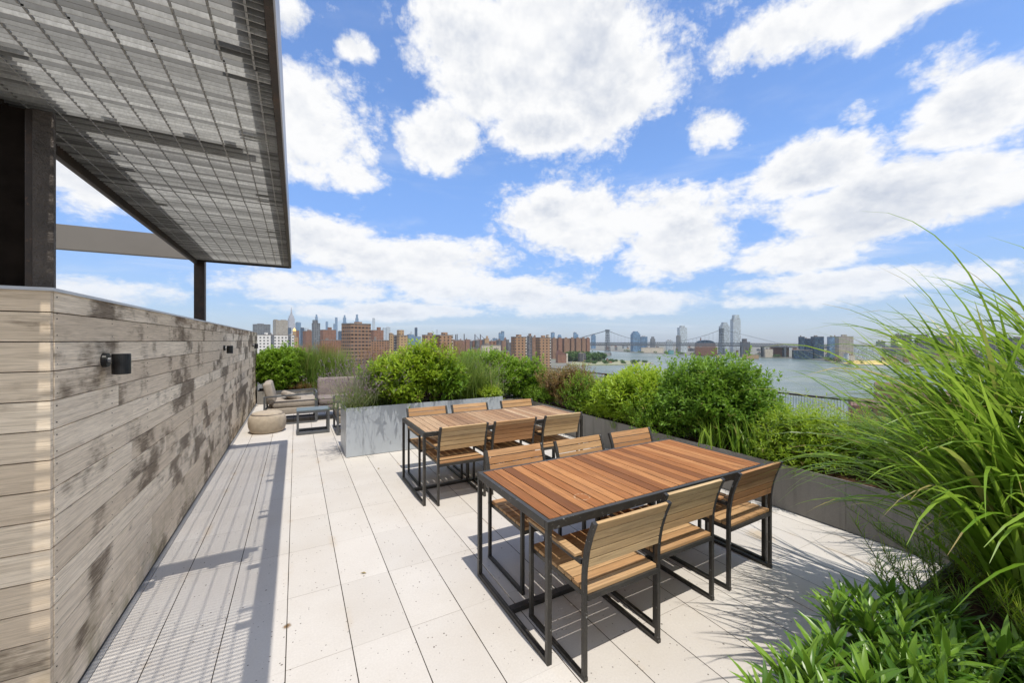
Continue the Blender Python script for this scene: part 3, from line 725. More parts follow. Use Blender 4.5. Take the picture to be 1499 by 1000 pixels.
# --- far end
shrub('hedge','dense mid-green leafy hedge against the far end of the timber wall','hedge',(-.36,12.38,.90),(.66,.42,.58),1500,8,.085,.045,M['f_mid'],4,None,.35,.55,-1,stemL=.08,tmin=.35,amp=.10)
grass('tall_grass_clump','tall dark green upright grass right of the hedge at the terrace end',(.45,12.4,.31),1300,(.9,1.42),(.007,.014),(.03,.32),(.2,.95),M['f_grass2'],.20,'tall grasses at the terrace end',tlo=0,thi=.7)
grass('tall_grass_clump','tall yellower grass at the terrace end beside the darker tall grass',(1.02,12.4,.31),1000,(.85,1.30),(.007,.013),(.03,.35),(.3,1.0),M['f_grass2'],.17,'tall grasses at the terrace end',tlo=.4,thi=1)
plume_grass((.75,12.6,.31),'brownish seed heads standing above the two tall grasses',220,(1.05,1.36))
shrub('red_creeping_plant','low reddish groundcover along the front of the far end planter','ground plant',(.25,12.12,.36),(.55,.10,.10),220,6,.05,.02,M['f_rust'],6,None,.5,.3,-.2)
# --- rear planter bush + right planter
shrub('round_bush','big round dense green bush beyond the right end of the farther table','bush',(3.46,7.55,.92),(.80,.52,.42),1700,8,.078,.038,M['f_mid'],11,None,.45,.5,-1,stemL=.10,tmin=.3,amp=.25)
shrub('round_bush','smaller green bush right behind the big round bush towards the river','bush',(4.30,7.30,.80),(.48,.42,.38),800,8,.075,.034,M['f_mid'],12,None,.35,.5,-1,stemL=.07,tmin=.2)
shrub('conifer_shrub','thin upright conifer sprig standing between the fountain grass and the round bush','shrub',(3.28,7.7,1.10),(.11,.11,.36),170,7,.05,.01,M['f_blue'],13,None,.8,.2,-1)
shrub('russet_shrub','loose reddish-brown twiggy shrub in the long planter left of the yellow-green bush','shrub',(4.50,5.95,.78),(.36,.75,.36),1000,8,.055,.022,M['f_rust'],14,'russet shrubs in the long planter',.6,.35,-.8,tmin=.2)
shrub('russet_shrub','green and bronze small-leaved shrub overhanging the long planter edge','shrub',(4.42,5.40,.66),(.30,.50,.32),700,8,.042,.018,M['f_mid'],15,'russet shrubs in the long planter',.6,.35,-.8,tmin=.3)
plume_grass((4.75,5.6,.40),'thin purplish seed stalks above the reddish shrub of the long planter',90,(.5,.75))
shrub('lance_leaf_bush','yellow-green lance-leaved bush in the long planter left of the big dark green bush','bush',(4.60,4.50,.78),(.40,.58,.38),700,9,.105,.038,M['f_bright'],16,None,.7,.42,-.9,stemL=.16,tmin=.15,amp=.28)
shrub('big_bush','biggest dark green bush in the long planter beyond the nearer table','bush',(4.68,3.20,.84),(.46,.70,.42),2300,8,.072,.034,M['f_blue'],17,None,.5,.5,-.95,stemL=.11,tmin=.3,amp=.24)
shrub('edge_bush','lower soft green growth spilling over the planter edge behind the nearer table','bush',(4.36,3.75,.58),(.30,.62,.24),620,8,.05,.018,M['f_mid'],18,None,.5,.4,-.8,tmin=.35)
grass('strap_leaf_plant','clump of upright strap-like leaves in the long planter behind the amber chair',(4.38,2.52,.40),120,(.30,.52),(.014,.026),(.02,.5),(.1,.9),M['f_grass'],.10,'strap-leaf clumps in the long planter',tlo=.2,thi=.8,cat='plant')
grass('strap_leaf_plant','lighter clump of strap-like leaves with yellowing tips nearer the big bush',(4.34,2.92,.40),90,(.26,.46),(.014,.024),(.02,.6),(.2,1.1),M['f_grass'],.09,'strap-leaf clumps in the long planter',tlo=.5,thi=1,cat='plant')
shrub('low_shrub','low bright green feathery plant right of the strap-leaf clumps','shrub',(4.60,2.05,.60),(.40,.48,.30),900,9,.055,.012,M['f_bright'],19,None,.6,.4,-.7,tmin=.1,tmax=.9)
shrub('low_shrub','low dark fine-leaved shrub in the long planter under the arching grass','shrub',(4.68,1.35,.62),(.40,.50,.32),1100,9,.040,.012,M['f_blue'],20,None,.5,.35,-.7,tmin=.3)
shrub('creeping_plant','low green groundcover at the far end of the long planter below the reddish shrub','ground plant',(4.38,6.75,.52),(.25,.55,.14),520,7,.045,.018,M['f_mid'],25,None,.5,.3,-.4,tmin=.3)
shrub('creeping_plant','low groundcover in front of the yellow-green bush on the long planter edge','ground plant',(4.30,4.75,.50),(.16,.75,.12),420,7,.05,.018,M['f_bright'],26,None,.5,.3,-.4,tmin=.2)
grass('planter_weed','thin tuft of grass hanging at the front edge of the long planter between the tables',(4.14,4.42,.34),26,(.12,.26),(.003,.006),(.1,.7),(.6,1.8),M['f_grass2'],.03,cat='weed')

# --- bottom right foreground
def lance_plant(c,label,n,hgt,L,W,seed,lean=.35,group=None,mat='f_mid'):
    t=tag(empty('lance_leaf_plant',c),label,'plant',group); r=np.random.default_rng(seed); st=MB(); P=[];D=[];LL=[];T=[]
    for i in range(n):
        a=r.uniform(0,2*PI); q=math.sqrt(r.uniform(0,1)); bx,by=.16*q*math.cos(a),.16*q*math.sin(a)
        ax=np.array([math.cos(a)*lean*q,math.sin(a)*lean*q,1.]); ax/=np.linalg.norm(ax); h=hgt*r.uniform(.6,1.1)
        st.rod((bx,by,0),tuple(np.array([bx,by,0])+ax*h),.004,.0025,5)
        m=20; u=np.cross(ax,[.3,.1,.9]); u/=np.linalg.norm(u); w=np.cross(ax,u)
        for k in range(m):
            s=.25+.75*k/(m-1); an=k*2.399+r.uniform(-.2,.2); rd=u*math.cos(an)+w*math.sin(an); up=.6+1.5*((s-.25)/.75)**1.3
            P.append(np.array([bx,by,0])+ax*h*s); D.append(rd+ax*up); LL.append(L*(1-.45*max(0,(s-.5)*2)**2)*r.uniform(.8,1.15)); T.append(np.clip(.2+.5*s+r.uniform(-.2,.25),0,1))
    LL=np.array(LL); P=np.array(P); D=unit(np.array(D))
    # leaves as small arching strips for a natural curve
    n2=len(P); seg=4; V=np.zeros((n2,seg+1,3,3)); S=unit(np.cross(D,np.tile([[0,0,1.]],(n2,1))+rng.normal(0,.1,(n2,3)))); pos=P.copy(); d=D.copy()
    prof=[.18,.85,1.0,.62,.02]
    for k in range(seg+1):
        N=np.cross(S,d); wd=(W*prof[k]*LL/L)[:,None]
        V[:,k,0]=pos-S*wd/2+N*wd*.16; V[:,k,1]=pos; V[:,k,2]=pos+S*wd/2+N*wd*.16
        pos=pos+d*(LL/seg)[:,None]; d=unit(d+np.array([[0,0,-.16]]))
    idx=(np.arange(n2)[:,None]*(3*(seg+1))+np.arange(seg)[None,:]*3).reshape(-1)
    F=np.concatenate([np.stack([idx,idx+1,idx+4,idx+3],1),np.stack([idx+1,idx+2,idx+5,idx+4],1)])
    T=np.array(T); T=np.concatenate([np.repeat(T,seg)]*2)
    np_mesh('leaves',V.reshape(-1,3),F,T,M[mat],t,True)
    st.build('stems',M['stem'],t); return t
GL='lance-leaved plants in the front planter'
for i,(x,y,n,h,lab) in enumerate(((1.70,.56,9,.30,'lance-leaved plant just right of the one farthest left in the front planter'),
    (1.52,.60,9,.28,'lance-leaved plant farthest left, closest to the nearest armchair'),
    (1.98,.62,9,.32,'lance-leaved plant third from the left in the front row of the front planter'),
    (2.28,.60,9,.30,'lance-leaved plant right of centre in the front planter, next to the feathery plants'),
    (1.72,.30,10,.28,'lance-leaved plant at the bottom edge of the picture behind the corner one'),
    (2.16,.28,8,.24,'darker lance-leaved plant in the second row of the front planter'),
    (2.50,.42,8,.22,'shorter lance-leaved plant half covered by feathery foliage'))):
    lance_plant((x-.13,y+.02,.36),lab,n+2,h-.09,.165,.026,30+i,.5,GL,'f_lance')
def feathery(c,label,n,hgt,seed,L=.075,group=None,mat='f_mid',lean=.5,az=None):
    t=tag(empty('feathery_plant',c),label,'plant',group); r=np.random.default_rng(seed); st=MB(); B=[];A=[];LN=[];T=[];LE=[]
    for i in range(n):
        a=r.uniform(0,2*PI) if az is None else r.normal(az,.5); q=math.sqrt(r.uniform(0,1)); bx,by=.2*q*math.cos(a),.2*q*math.sin(a)
        th=lean*q+.1; ax=np.array([math.cos(a)*math.sin(th),math.sin(a)*math.sin(th),math.cos(th)]); h=hgt*r.uniform(.6,1.1)
        st.rod((bx,by,0),tuple(np.array([bx,by,0])+ax*h),.0025,.0015,4)
        for k in range(46):
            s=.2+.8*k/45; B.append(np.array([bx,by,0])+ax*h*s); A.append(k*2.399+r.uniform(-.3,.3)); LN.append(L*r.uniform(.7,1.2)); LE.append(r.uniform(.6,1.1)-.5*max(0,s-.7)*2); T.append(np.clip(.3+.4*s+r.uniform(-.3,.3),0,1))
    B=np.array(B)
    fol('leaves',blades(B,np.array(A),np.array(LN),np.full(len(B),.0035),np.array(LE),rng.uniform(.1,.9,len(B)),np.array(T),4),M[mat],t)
    st.build('stems',M['stem'],t); return t
GF='feathery thread-leaved plants in the front planter'
feathery((3.22,.66,.40),'wispy thread-leaved plant leaning over the pavers beside the lance leaves',9,.44,50,.075,GF,'f_blue',.95,2.4)
feathery((3.30,.55,.40),'feathery plant with thread leaves under the arching grass',22,.42,51,.085,GF)
feathery((2.72,.30,.40),'bright feathery thread-leaved plant at the bottom right of the picture',24,.38,52,.085,GF,'f_bright')
feathery((2.40,.10,.40),'feathery plant in the lower row left of the bright one',18,.34,53,.08,GF)
feathery((3.10,.22,.40),'darker feathery plant in the bottom right corner under the grass',20,.40,54,.085,GF)

for i,(x,y,n,h,mt,lab) in enumerate(((2.62,.62,20,.30,'f_mid','feathery clump directly right of the lance-leaved plants'),(3.0,.42,26,.36,'f_bright','bright yellow-green feathery clump in the middle of the front planter'),
    (3.42,.28,26,.44,'f_mid','tall feathery clump under the broad-bladed grass'),(3.65,.60,24,.46,'f_mid','feathery clump at the back corner of the front planter'),(2.78,.05,20,.30,'f_mid','feathery clump at the bottom edge of the picture, towards the right'),
    (3.35,-.02,24,.42,'f_bright','light feathery clump in the bottom right corner of the picture'))):
    feathery((x,y,.40),lab,n,h,70+i,.085,GF,mt)
# big arching grass
def big_grass(c,label,n,Lr,Wr,az,azs,lean,droop,tl=0.,th=1.,sp=.13,group='big arching grasses in the front planter',power=1.8):
    t=tag(empty('arching_grass_clump',c),label,'ornamental grass',group)
    B=np.stack([rng.normal(0,sp,n),rng.normal(0,sp,n),np.zeros(n)],1)
    a=rng.normal(az,azs,n); L=rng.uniform(*Lr,n)
    B[:,2]+=rng.uniform(0,.25,n)
    fol('blades',blades(B,a,L,rng.uniform(*Wr,n),rng.uniform(*lean,n),rng.uniform(*droop,n),rng.uniform(tl,th,n),12,power,.5),M['f_grass'],t)
    return t
west=math.atan2(.50,-.866)   # towards the left of the picture
big_grass((2.86,.36,.42),'broad-bladed arching grass at the right edge leaning over the pavers',210,(.8,1.4),(.020,.036),west,.6,(.1,.85),(.5,1.9),.05,1,sp=.10,power=2.3)
big_grass((3.40,.50,.42),'arching grass clump behind the broad-bladed one, nearer the long planter',270,(.95,1.6),(.019,.034),west,.65,(.12,.75),(.5,1.8),.1,1,power=2.2)
big_grass((3.22,.12,.42),'densest dark arching grass clump at the right edge of the picture',360,(.95,1.6),(.022,.040),west-.05,.7,(.05,.75),(.4,1.8),0,.8,power=2.0)
big_grass((4.50,.80,.40),'shorter arching grass clump in the long planter beside the low shrubs',150,(.7,1.1),(.012,.022),west,.8,(.1,.7),(.5,1.8),.1,1)
big_grass((2.95,.46,.42),'loose arching grass tuft spilling left over the pavers in front of the others',22,(.95,1.3),(.012,.022),west-.1,.35,(.55,1.05),(.6,1.8),.1,1,sp=.07,power=2.3)
big_grass((3.42,.34,.42),'tall arching grass clump at the very right edge rising above the skyline',80,(1.25,1.85),(.018,.032),west+.2,.7,(.0,.45),(1.0,2.8),0,.85,power=2.8)
def stalks(c,label,specs):
    t=tag(empty('tall_grass_stalk',c),label,'ornamental grass'); 
    B=np.array([[s[0],s[1],0] for s in specs]); 
    fol('blades',blades(B,np.array([s[2] for s in specs]),np.array([s[3] for s in specs]),np.array([s[4] for s in specs]),np.array([s[5] for s in specs]),np.array([s[6] for s in specs]),np.array([s[7] for s in specs]),18,3.0,.15),M['f_grass'],t)
stalks((3.34,.50,.42),'tall bare-stemmed grass stalks at the right edge with one long blade bent across the sky',
    [(0,0,west+.25,2.45,.016,.12,2.0,.2),(.04,.02,west-.1,1.9,.016,.15,2.2,.35),(.05,.03,west-.2,1.45,.016,.05,1.7,.3),(-.04,.05,west,1.35,.018,.04,2.2,.5),(.03,-.04,west+.8,1.5,.017,.03,1.6,.2),(-.06,0,west-.6,1.3,.015,.10,1.5,.7),(.0,.07,west+2.6,1.5,.016,.05,1.3,.4),(.08,.0,west+.1,1.6,.016,.03,1.4,.3)])

# ================================================================== city
def facade(name,wall,win,fh=3.0,wp=3.2,wf=(.28,.72),hf=(.3,.75),glass=.25,var=.12,band=None,stripe=None):
    m,t,p,o=newmat(name); v=t.obj(); a,b,c=t.sep(v)[:3]
    geo=t.n.new('ShaderNodeNewGeometry')
    h=t.math('ADD',a,b)
    fu=t.math('FRACT',t.math('DIVIDE',t.math('ADD',h,1000.0),wp)); fz=t.math('FRACT',t.math('DIVIDE',t.math('ADD',c,.4),fh))
    inu=t.math('MULTIPLY',t.math('GREATER_THAN',fu,wf[0]),t.math('LESS_THAN',fu,wf[1])); inz=t.math('MULTIPLY',t.math('GREATER_THAN',fz,hf[0]),t.math('LESS_THAN',fz,hf[1]))
    up=t.math('LESS_THAN',t.math('ABSOLUTE',t.sep(t.node('ShaderNodeTexCoord').outputs['Normal'])[2]),.5)
    w=t.math('MULTIPLY',t.math('MULTIPLY',inu,inz),up)
    n=t.noise(v,.08,4,.6); n2=t.noise(v,.9,3,.6)
    rnd=t.n.new('ShaderNodeObjectInfo').outputs['Random']
    col=t.mix(t.maprange(n,.3,.7),tuple(x*(1-var) for x in wall),tuple(min(1,x*(1+var)) for x in wall))
    col=t.mix(t.maprange(n2,.4,.7,0,.2),col,tuple(x*.7 for x in wall))
    col=t.mix(t.math('MULTIPLY',rnd,.22),col,tuple(x*.62 for x in wall))
    if band: col=t.mix(t.math('MULTIPLY',t.math('LESS_THAN',fz,.12),up),col,band)
    if stripe:
        fs=t.math('FRACT',t.math('DIVIDE',t.math('ADD',h,1000.0),stripe[0])); col=t.mix(t.math('MULTIPLY',t.math('MULTIPLY',t.math('LESS_THAN',fs,stripe[1]),up),1.0),col,stripe[2])
    cell=t.node('ShaderNodeTexWhiteNoise',{'Vector':t.comb(t.math('FLOOR',t.math('DIVIDE',t.math('ADD',h,1000.0),wp)),t.math('FLOOR',t.math('DIVIDE',t.math('ADD',c,.4),fh)),1.0)}).outputs['Value']
    wc=t.mix(t.maprange(cell,.4,1),win,tuple(min(1,x*2.6+.03) for x in win))
    t.set(p,'Base Color',t.mix(w,col,wc)); t.set(p,'Roughness',t.math('SUBTRACT',.85,t.math('MULTIPLY',w,.85-glass))); t.set(p,'Specular IOR Level',.35)
    return m
FM={
 'brick':facade('brown_brick_facade',(.30,.175,.11),(.05,.045,.045),2.8,3.0,(.25,.75),(.3,.78)),
 'brickband':facade('banded_brick_facade',(.25,.145,.095),(.035,.03,.03),3.1,3.4,(.2,.8),(.35,.85),.3,.12,(.40,.30,.21)),
 'redbrick':facade('red_brick_facade',(.28,.145,.095),(.05,.045,.045),3.0,3.2),
 'tan':facade('tan_brick_facade',(.44,.30,.17),(.07,.06,.055),2.9,3.4,(.3,.7),(.3,.7)),
 'tower':facade('tan_brick_tower_facade',(.36,.225,.14),(.03,.028,.028),3.4,4.6,(.3,.7),(.3,.8),.3,.12,None,(20.0,.13,(.50,.47,.42))),
 'white':facade('white_concrete_facade',(.72,.70,.67),(.04,.045,.05),4.2,4.4,(.3,.75),(.3,.75),.2,.05,None,(21.0,.2,(.15,.16,.18))),
 'beige':facade('beige_stone_facade',(.44,.39,.32),(.09,.10,.11),3.4,3.4,(.25,.75),(.25,.8)),
 'stone':facade('pale_stone_tower_facade',(.42,.41,.42),(.20,.22,.26),4.0,3.6,(.35,.65),(.1,.95)),
 'grey':facade('grey_facade',(.20,.21,.22),(.05,.065,.08),3.0,3.2,(.2,.8),(.3,.8)),
 'dark':facade('dark_slab_facade',(.12,.115,.12),(.035,.04,.05),3.0,4.0,(.1,.9),(.4,.9),.2,.1,None,(12.0,.08,(.34,.31,.28))),
 'glass':facade('blue_glass_facade',(.16,.24,.33),(.07,.13,.21),3.3,2.4,(.08,.92),(.15,.95),.12,.1),
 'darkglass':facade('dark_blue_glass_facade',(.035,.065,.10),(.015,.035,.065),3.3,3.0,(.08,.92),(.15,.95),.12,.1),
 'pale':facade('pale_grid_facade',(.50,.54,.56),(.22,.27,.31),3.2,3.0,(.15,.85),(.2,.9),.2,.06),
 'teal':facade('teal_roof_facade',(.16,.38,.40),(.05,.1,.1),4,4),
 'cream':facade('cream_warehouse_facade',(.58,.52,.42),(.2,.2,.18),4.0,5.0,(.3,.7),(.4,.7)),
}
roofm=simple('flat_tar_roof',(.20,.18,.165),.9,0,.2,.1); metalroof=simple('pale_roof',(.62,.60,.57),.6,0,.1,.1)
def bld(name,label,x0,x1,ytop,d,kind,ang=25,ratio=1.0,top=None,roofname='rooftop_bulkhead',cat='building',group=None,base=GROUND,tops=None,taper=None):
    """building whose outline spans photo columns x0..x1 with its roof at row ytop, at distance d"""
    cxp=(x0+x1)/2; x,y=at(cxp,d); wv=(x1-x0)/FPX*d; a=R(ang)
    w=wv/(math.cos(a)+ratio*math.sin(abs(a))); dp=w*ratio
    face=-math.atan2(x,y)
    t=tag(empty(name,(x,y,base),face+a),label,cat,group)
    zt=zat(ytop,d)-base
    if taper:   # stepped / tapered tower: list of (fraction of width, row at which that tier ends)
        zb=0
        for (fw,yr) in taper:
            z=zat(yr,d)-base; MB().box(-w*fw/2,w*fw/2,-dp*fw/2,dp*fw/2,zb,z).build('tower_tier',FM[kind],t); zb=z
    else:
        MB().box(-w/2,w/2,-dp/2,dp/2,0,zt).build('wall',FM[kind],t)
        MB().box(-w/2-.15,w/2+.15,-dp/2-.15,dp/2+.15,zt,zt+.8).build('roof',roofm,t)
    if tops is None and not taper and (x1-x0)/FPX*d>9:
        q=random.Random(int(x0*13+d)); ww=min(w,dp)
        MB().box(-w*.28,-w*.28+ww*q.uniform(.2,.35),-dp*.1,dp*.2,zt+.8,zt+.8+q.uniform(2.0,4.0)).build('rooftop_bulkhead',roofm,t)
        if q.random()<.4: MB().rod((w*.2,0,zt+.8),(w*.2,0,zt+5),1.6,1.6,10).build('water_tank',FM['redbrick'],t)
    for (p0,p1,yy) in (tops or []):
        bw=(p1-p0)/FPX*d*.8; off=((p0+p1)/2-cxp)/FPX*d
        MB().box(off*math.cos(a)-bw/2,off*math.cos(a)+bw/2,-off*math.sin(a)-bw/2,-off*math.sin(a)+bw/2,zt+.8,zat(yy,d)-base).build('rooftop_bulkhead',FM[kind],t)
    return t
B=bld
# --- left skyline
B('apartment_slab','dark grey apartment slab with flat top above the white block at far left',372,394,475.5,900,'grey',12,.5,tops=[(377,386,474)])
B('beige_tower','beige stepped tower left of the spired skyscraper',401,420,469.5,1200,'beige',18,.8,tops=[(402,407,468),(411,418,468.3)])
e=B('spired_skyscraper','stepped stone skyscraper with a needle spire, tallest on the left skyline',421,432,461,4600,'stone',20,.8,taper=[(1.0,487),(.92,474),(.8,466),(.62,462.5),(.36,460),(.2,458)])
d=4600; MB().rod((0,0,zat(458,d)-GROUND),(0,0,zat(450,d)-GROUND),10,2.0,8).build('spire',FM['stone'],e)
B('glass_block','dark blue glass block at the foot of the spired skyscraper',420,426,480,2600,'darkglass',15,.8)
B('glass_tower','pale blue glass tower right of the spired skyscraper',433,440,472.3,3000,'glass',20,.8)
B('glass_block','blue glass block between the pale blue tower and the stepped brown building',440,445,480,2400,'darkglass',20,.8)
B('distant_block','small pale distant block left of the dark slate tower',446,452,481,3000,'pale',15,.8)
B('white_apartment_block','long white apartment block with rows of dark windows and balconies above the hedge',379,427,491,560,'white',6,.3,tops=[(388,400,487.5),(421,425,489)])
B('brown_tower','slim brown brick tower with golden pyramid top beside the white block',430,437.5,484.5,900,'redbrick',20,.9)
xx,yy=at(431,890); g=tag(empty('gold_pyramid_tower',(xx,yy,GROUND)),'cream tower capped by a small gold pyramid in front of the brown tower','building')
z1=zat(484.5,890)-GROUND; MB().box(-3.4,3.4,-3.4,3.4,0,z1).build('wall',FM['tan'],g)
m=MB(); m.v=[(-3.6,-3.6,z1),(3.6,-3.6,z1),(3.6,3.6,z1),(-3.6,3.6,z1),(0,0,z1+7)]; m.f=[(0,1,4),(1,2,4),(2,3,4),(3,0,4),(3,2,1,0)]; m.t=[.5]*5; m.build('roof',simple('gilded_roof',(.55,.38,.10),.4,.5),g)
B('brown_brick_building','brown building with cream columns rising over the hedge corner',428,436,494,700,'tan',20,.9)
B('brown_stepped_building','brown stepped brick building left of the dark slate tower',444,458,485,1000,'redbrick',25,.9,tops=[(450,455,483)])
B('slate_tower','dark slate-grey mottled tower in the left skyline',457,468,474,650,'grey',20,.8,tops=[(458,465,468.7)])
B('distant_tower','far hazy tapered tower just behind the slate tower',461,465.5,460.5,5200,'glass',20,.8,taper=[(1,470),(.8,464),(.5,460.5)])
B('housing_block','reddish housing block with a central bump right of the slate tower',469,491,483.5,900,'redbrick',22,.7,tops=[(479.5,485,479.3)])
B('distant_tower','thin far tower with slanted top above the reddish housing block',476.8,480,471,4800,'glass',20,.8)
B('distant_tower','very slender far tower left of the big brick tower',490.6,494,465,5300,'glass',20,.8)
B('distant_tower','short blue far tower beside the very slender one',488,491.2,474.5,4300,'glass',20,.8)
B('distant_block','blue distant block left of the big brick tower',495,501,485,3000,'darkglass',20,.8)
B('low_housing_slab','low long reddish housing slab with pale roof line before the big brick tower',470,501,498.5,620,'redbrick',10,.4)
B('distant_tower','far setback tower over the left corner of the big brick tower',501.5,507.3,461.5,5000,'glass',20,.8,taper=[(1,472),(.75,465),(.4,461.5)])
B('distant_tower','far blue tower with stepped crown over the big brick tower',519.3,525.8,460.5,4900,'glass',20,.8,taper=[(1,471),(.7,466),(.45,460.5)])
e=B('big_brick_tower','big dark brown banded brick tower, largest building of the left skyline',501.6,541.5,475.3,350,'brickband',30,.8,tops=[(519,529,471.5)])
B('pale_slender_tower','pale needle-thin far tower right of the big brick tower',545.2,548.9,466,5400,'pale',10,1)
B('housing_block','reddish housing block with a bump right of the big brick tower',543,561,484,800,'redbrick',25,.7,tops=[(551.5,557,479.2)])
B('distant_block','grey-green distant block in front of the glinting building',560,563.5,481,2800,'pale',15,.8)
B('distant_block','pale glinting distant building between two brown housing blocks',564.5,571.5,480,2600,'pale',15,.8)
B('low_housing_slab','long red-brown housing slab right of the big brick tower',541,572,499,480,'brick',8,.4)
B('housing_tower','narrow tan brick tower attached left of the dark recess',569.5,576,490,430,'tan',20,.9,tops=[(570,574.5,487.5)])
B('housing_tower','dark narrow brick tower between two tan towers',576,582,491.5,445,'dark',20,.9)
B('housing_tower','yellowish tan brick tower with square roof house',581,596.5,492,420,'tan',24,.8,tops=[(581.5,591,483.3)])
B('distant_block','hazy lilac distant block right of the yellowish tan tower',596,606,490,2500,'glass',20,.8)
B('distant_tower','dark blue distant tower standing alone left of the twin brick towers',607,611,480,2800,'darkglass',20,.8)
B('distant_block','low hazy distant block under the lone dark blue tower',603,616,493,2600,'glass',12,.8)
B('distant_tower','small grey far tower just left of the lone dark blue tower',600.5,603,486.5,4000,'pale',12,.8)
B('twin_brick_tower','left one of the twin brick towers behind the russet plumes',618,637,491.3,430,'tower',24,.8,tops=[(626,633.5,487.2)])
B('twin_brick_tower','right one of the twin brick towers behind the russet plumes',637.5,663,491.5,440,'tower',24,.8,tops=[(646,655,486.8)])
B('pale_slender_tower','thin pale far tower seen between the twin brick towers',638.8,640.9,483,4500,'pale',12,1)
for k,(px,yt,lab) in enumerate(((667,490.5,'leftmost dark chimney right of the twin brick towers'),(669.2,490,'second dark chimney, close beside the leftmost one'),(679.5,489.8,'lone dark chimney in the middle of the row'),(695.3,490.2,'dark lattice mast left of the tan stub tower'),(703.2,490.2,'dark lattice mast nearest the tan stub tower'))):
    x,y=at(px,1500); s=tag(empty('chimney',(x,y,GROUND)),lab,'chimney','dark chimneys and masts on the skyline')
    z=zat(yt,1500)-GROUND; MB().rod((0,0,0),(0,0,z),2.4,1.7,10).build('shaft',FM['dark'],s); MB().rod((0,0,z),(0,0,z+2),2.2,2.2,10).build('cap',roofm,s)
    if k>2:
        MB().rod((0,0,z),(14,-7,z-18),.5,.5,5).build('stay',FM['dark'],s); MB().rod((0,0,z),(26,-13,z-30),.5,.5,5).build('stay',FM['dark'],s)
for k in range(16):
    px=662+k*5.3+random.uniform(-1,1); 
    B('low_city_block','low brown city block in the row between the twin towers and the tan tower',px-3.5,px+3.8,random.uniform(496.8,500),random.uniform(1200,1500),random.choice(('redbrick','dark','brick')),20,.8,group='low brown blocks on the middle skyline')
B('tan_stub_tower','small tan tower with a water tank left of the distant glass pair',709,716,496,900,'tan',20,.8,tops=[(711.5,714.5,492)])
B('distant_tower','pale blue distant low tower left of the tall distant glass pair',721,728,495.5,2600,'glass',20,.8)
B('distant_glass_tower','left one of the distant blue glass pair',729.8,734.5,487.7,2300,'glass',20,.8)
B('distant_glass_tower','right, taller one of the distant blue glass pair',733.2,738.2,485.3,2380,'glass',20,.8)
B('distant_block','reddish far block right of the distant glass pair',738,741,495,2200,'redbrick',20,.8)
B('low_white_building','low building with pale cluttered roof above the green bushes',704,733,506,520,'cream',8,.5,base=GROUND)
B('flat_brick_school','flat-roofed pink brick building behind the round bush',716,746,515.5,400,'redbrick',10,.6)
B('brick_tower_block','left one of the two tan brick tower blocks with a pale window strip',748,771,494,470,'tower',26,.8,tops=[(755.5,763,490)])
B('brick_tower_block','right one of the two tan brick tower blocks with a pale window strip',784,806.5,495,480,'tower',26,.8,tops=[(792,798,491.3),(799.3,804,490.2)])
B('dark_block','dark brick block between the two tan tower blocks',771.5,779,492.3,760,'dark',20,.8)
B('dark_block','lower dark brick block left of the right tan tower block',778,785.5,494.5,800,'brick',20,.8)
for (p0,p1,lab,yt) in ((741,748,'dark low block left of the left tan tower block',502),):
    B('dark_block',lab,p0,p1,yt,900,'dark',20,.8)
rowlab=['first','second','third','fourth','fifth','sixth','seventh']
for k,(p0,p1,kd) in enumerate(((806.5,815,'brick'),(815,823,'redbrick'),(822.5,834,'brick'),(834,841,'brick'),(840.5,850.5,'brick'),(850,857.5,'brick'),(857,863.5,'redbrick'))):
    B('housing_row_tower',rowlab[k]+' from the left in the row of brown towers ending left of the bridge',p0,p1,495.7,1130+k*12,kd,30,.8,tops=[((p0+p1)/2-1.5,(p0+p1)/2+1.8,494)],group='row of brown housing towers by the bridge')
B('distant_glass_tower','rounded pale blue far tower above the left of the brown tower row',806.3,812,487.2,2300,'glass',20,.8)
B('distant_glass_tower','low domed blue far tower above the middle of the brown tower row',816.2,822,490,2300,'glass',20,.8,taper=[(1,492),(.7,490)])
B('distant_glass_tower','blue stepped far tower above the right of the brown tower row',839.2,844,487,2400,'glass',20,.8)
B('distant_glass_tower','short blue far block beside the blue stepped far tower',843.5,846.5,489.5,2450,'glass',20,.8)
# gabled red power building
x,y=at(821.5,930); g=tag(empty('red_brick_hall',(x,y,GROUND),-.3),'dark red brick hall with stepped gable beside the trees left of the river','building')
z=zat(519,930)-GROUND; MB().box(-11,13,-8,8,0,z).build('wall',FM['redbrick'],g)
m=MB(); zz=zat(513.2,930)-GROUND; m.v=[(-11.2,-8.2,z),(13.2,-8.2,z),(13.2,8.2,z),(-11.2,8.2,z),(-7,-8.2,zz),(-7,8.2,zz)]; m.f=[(0,1,4),(1,2,5,4),(2,3,5),(3,0,4,5),(3,2,1,0)]; m.t=[.5]*5; m.build('roof',simple('dark_red_roof',(.16,.075,.06),.8),g)
MB().box(10,13.4,-8.6,-3,0,zat(517.5,930)-GROUND).build('end_wall',FM['cream'],g)

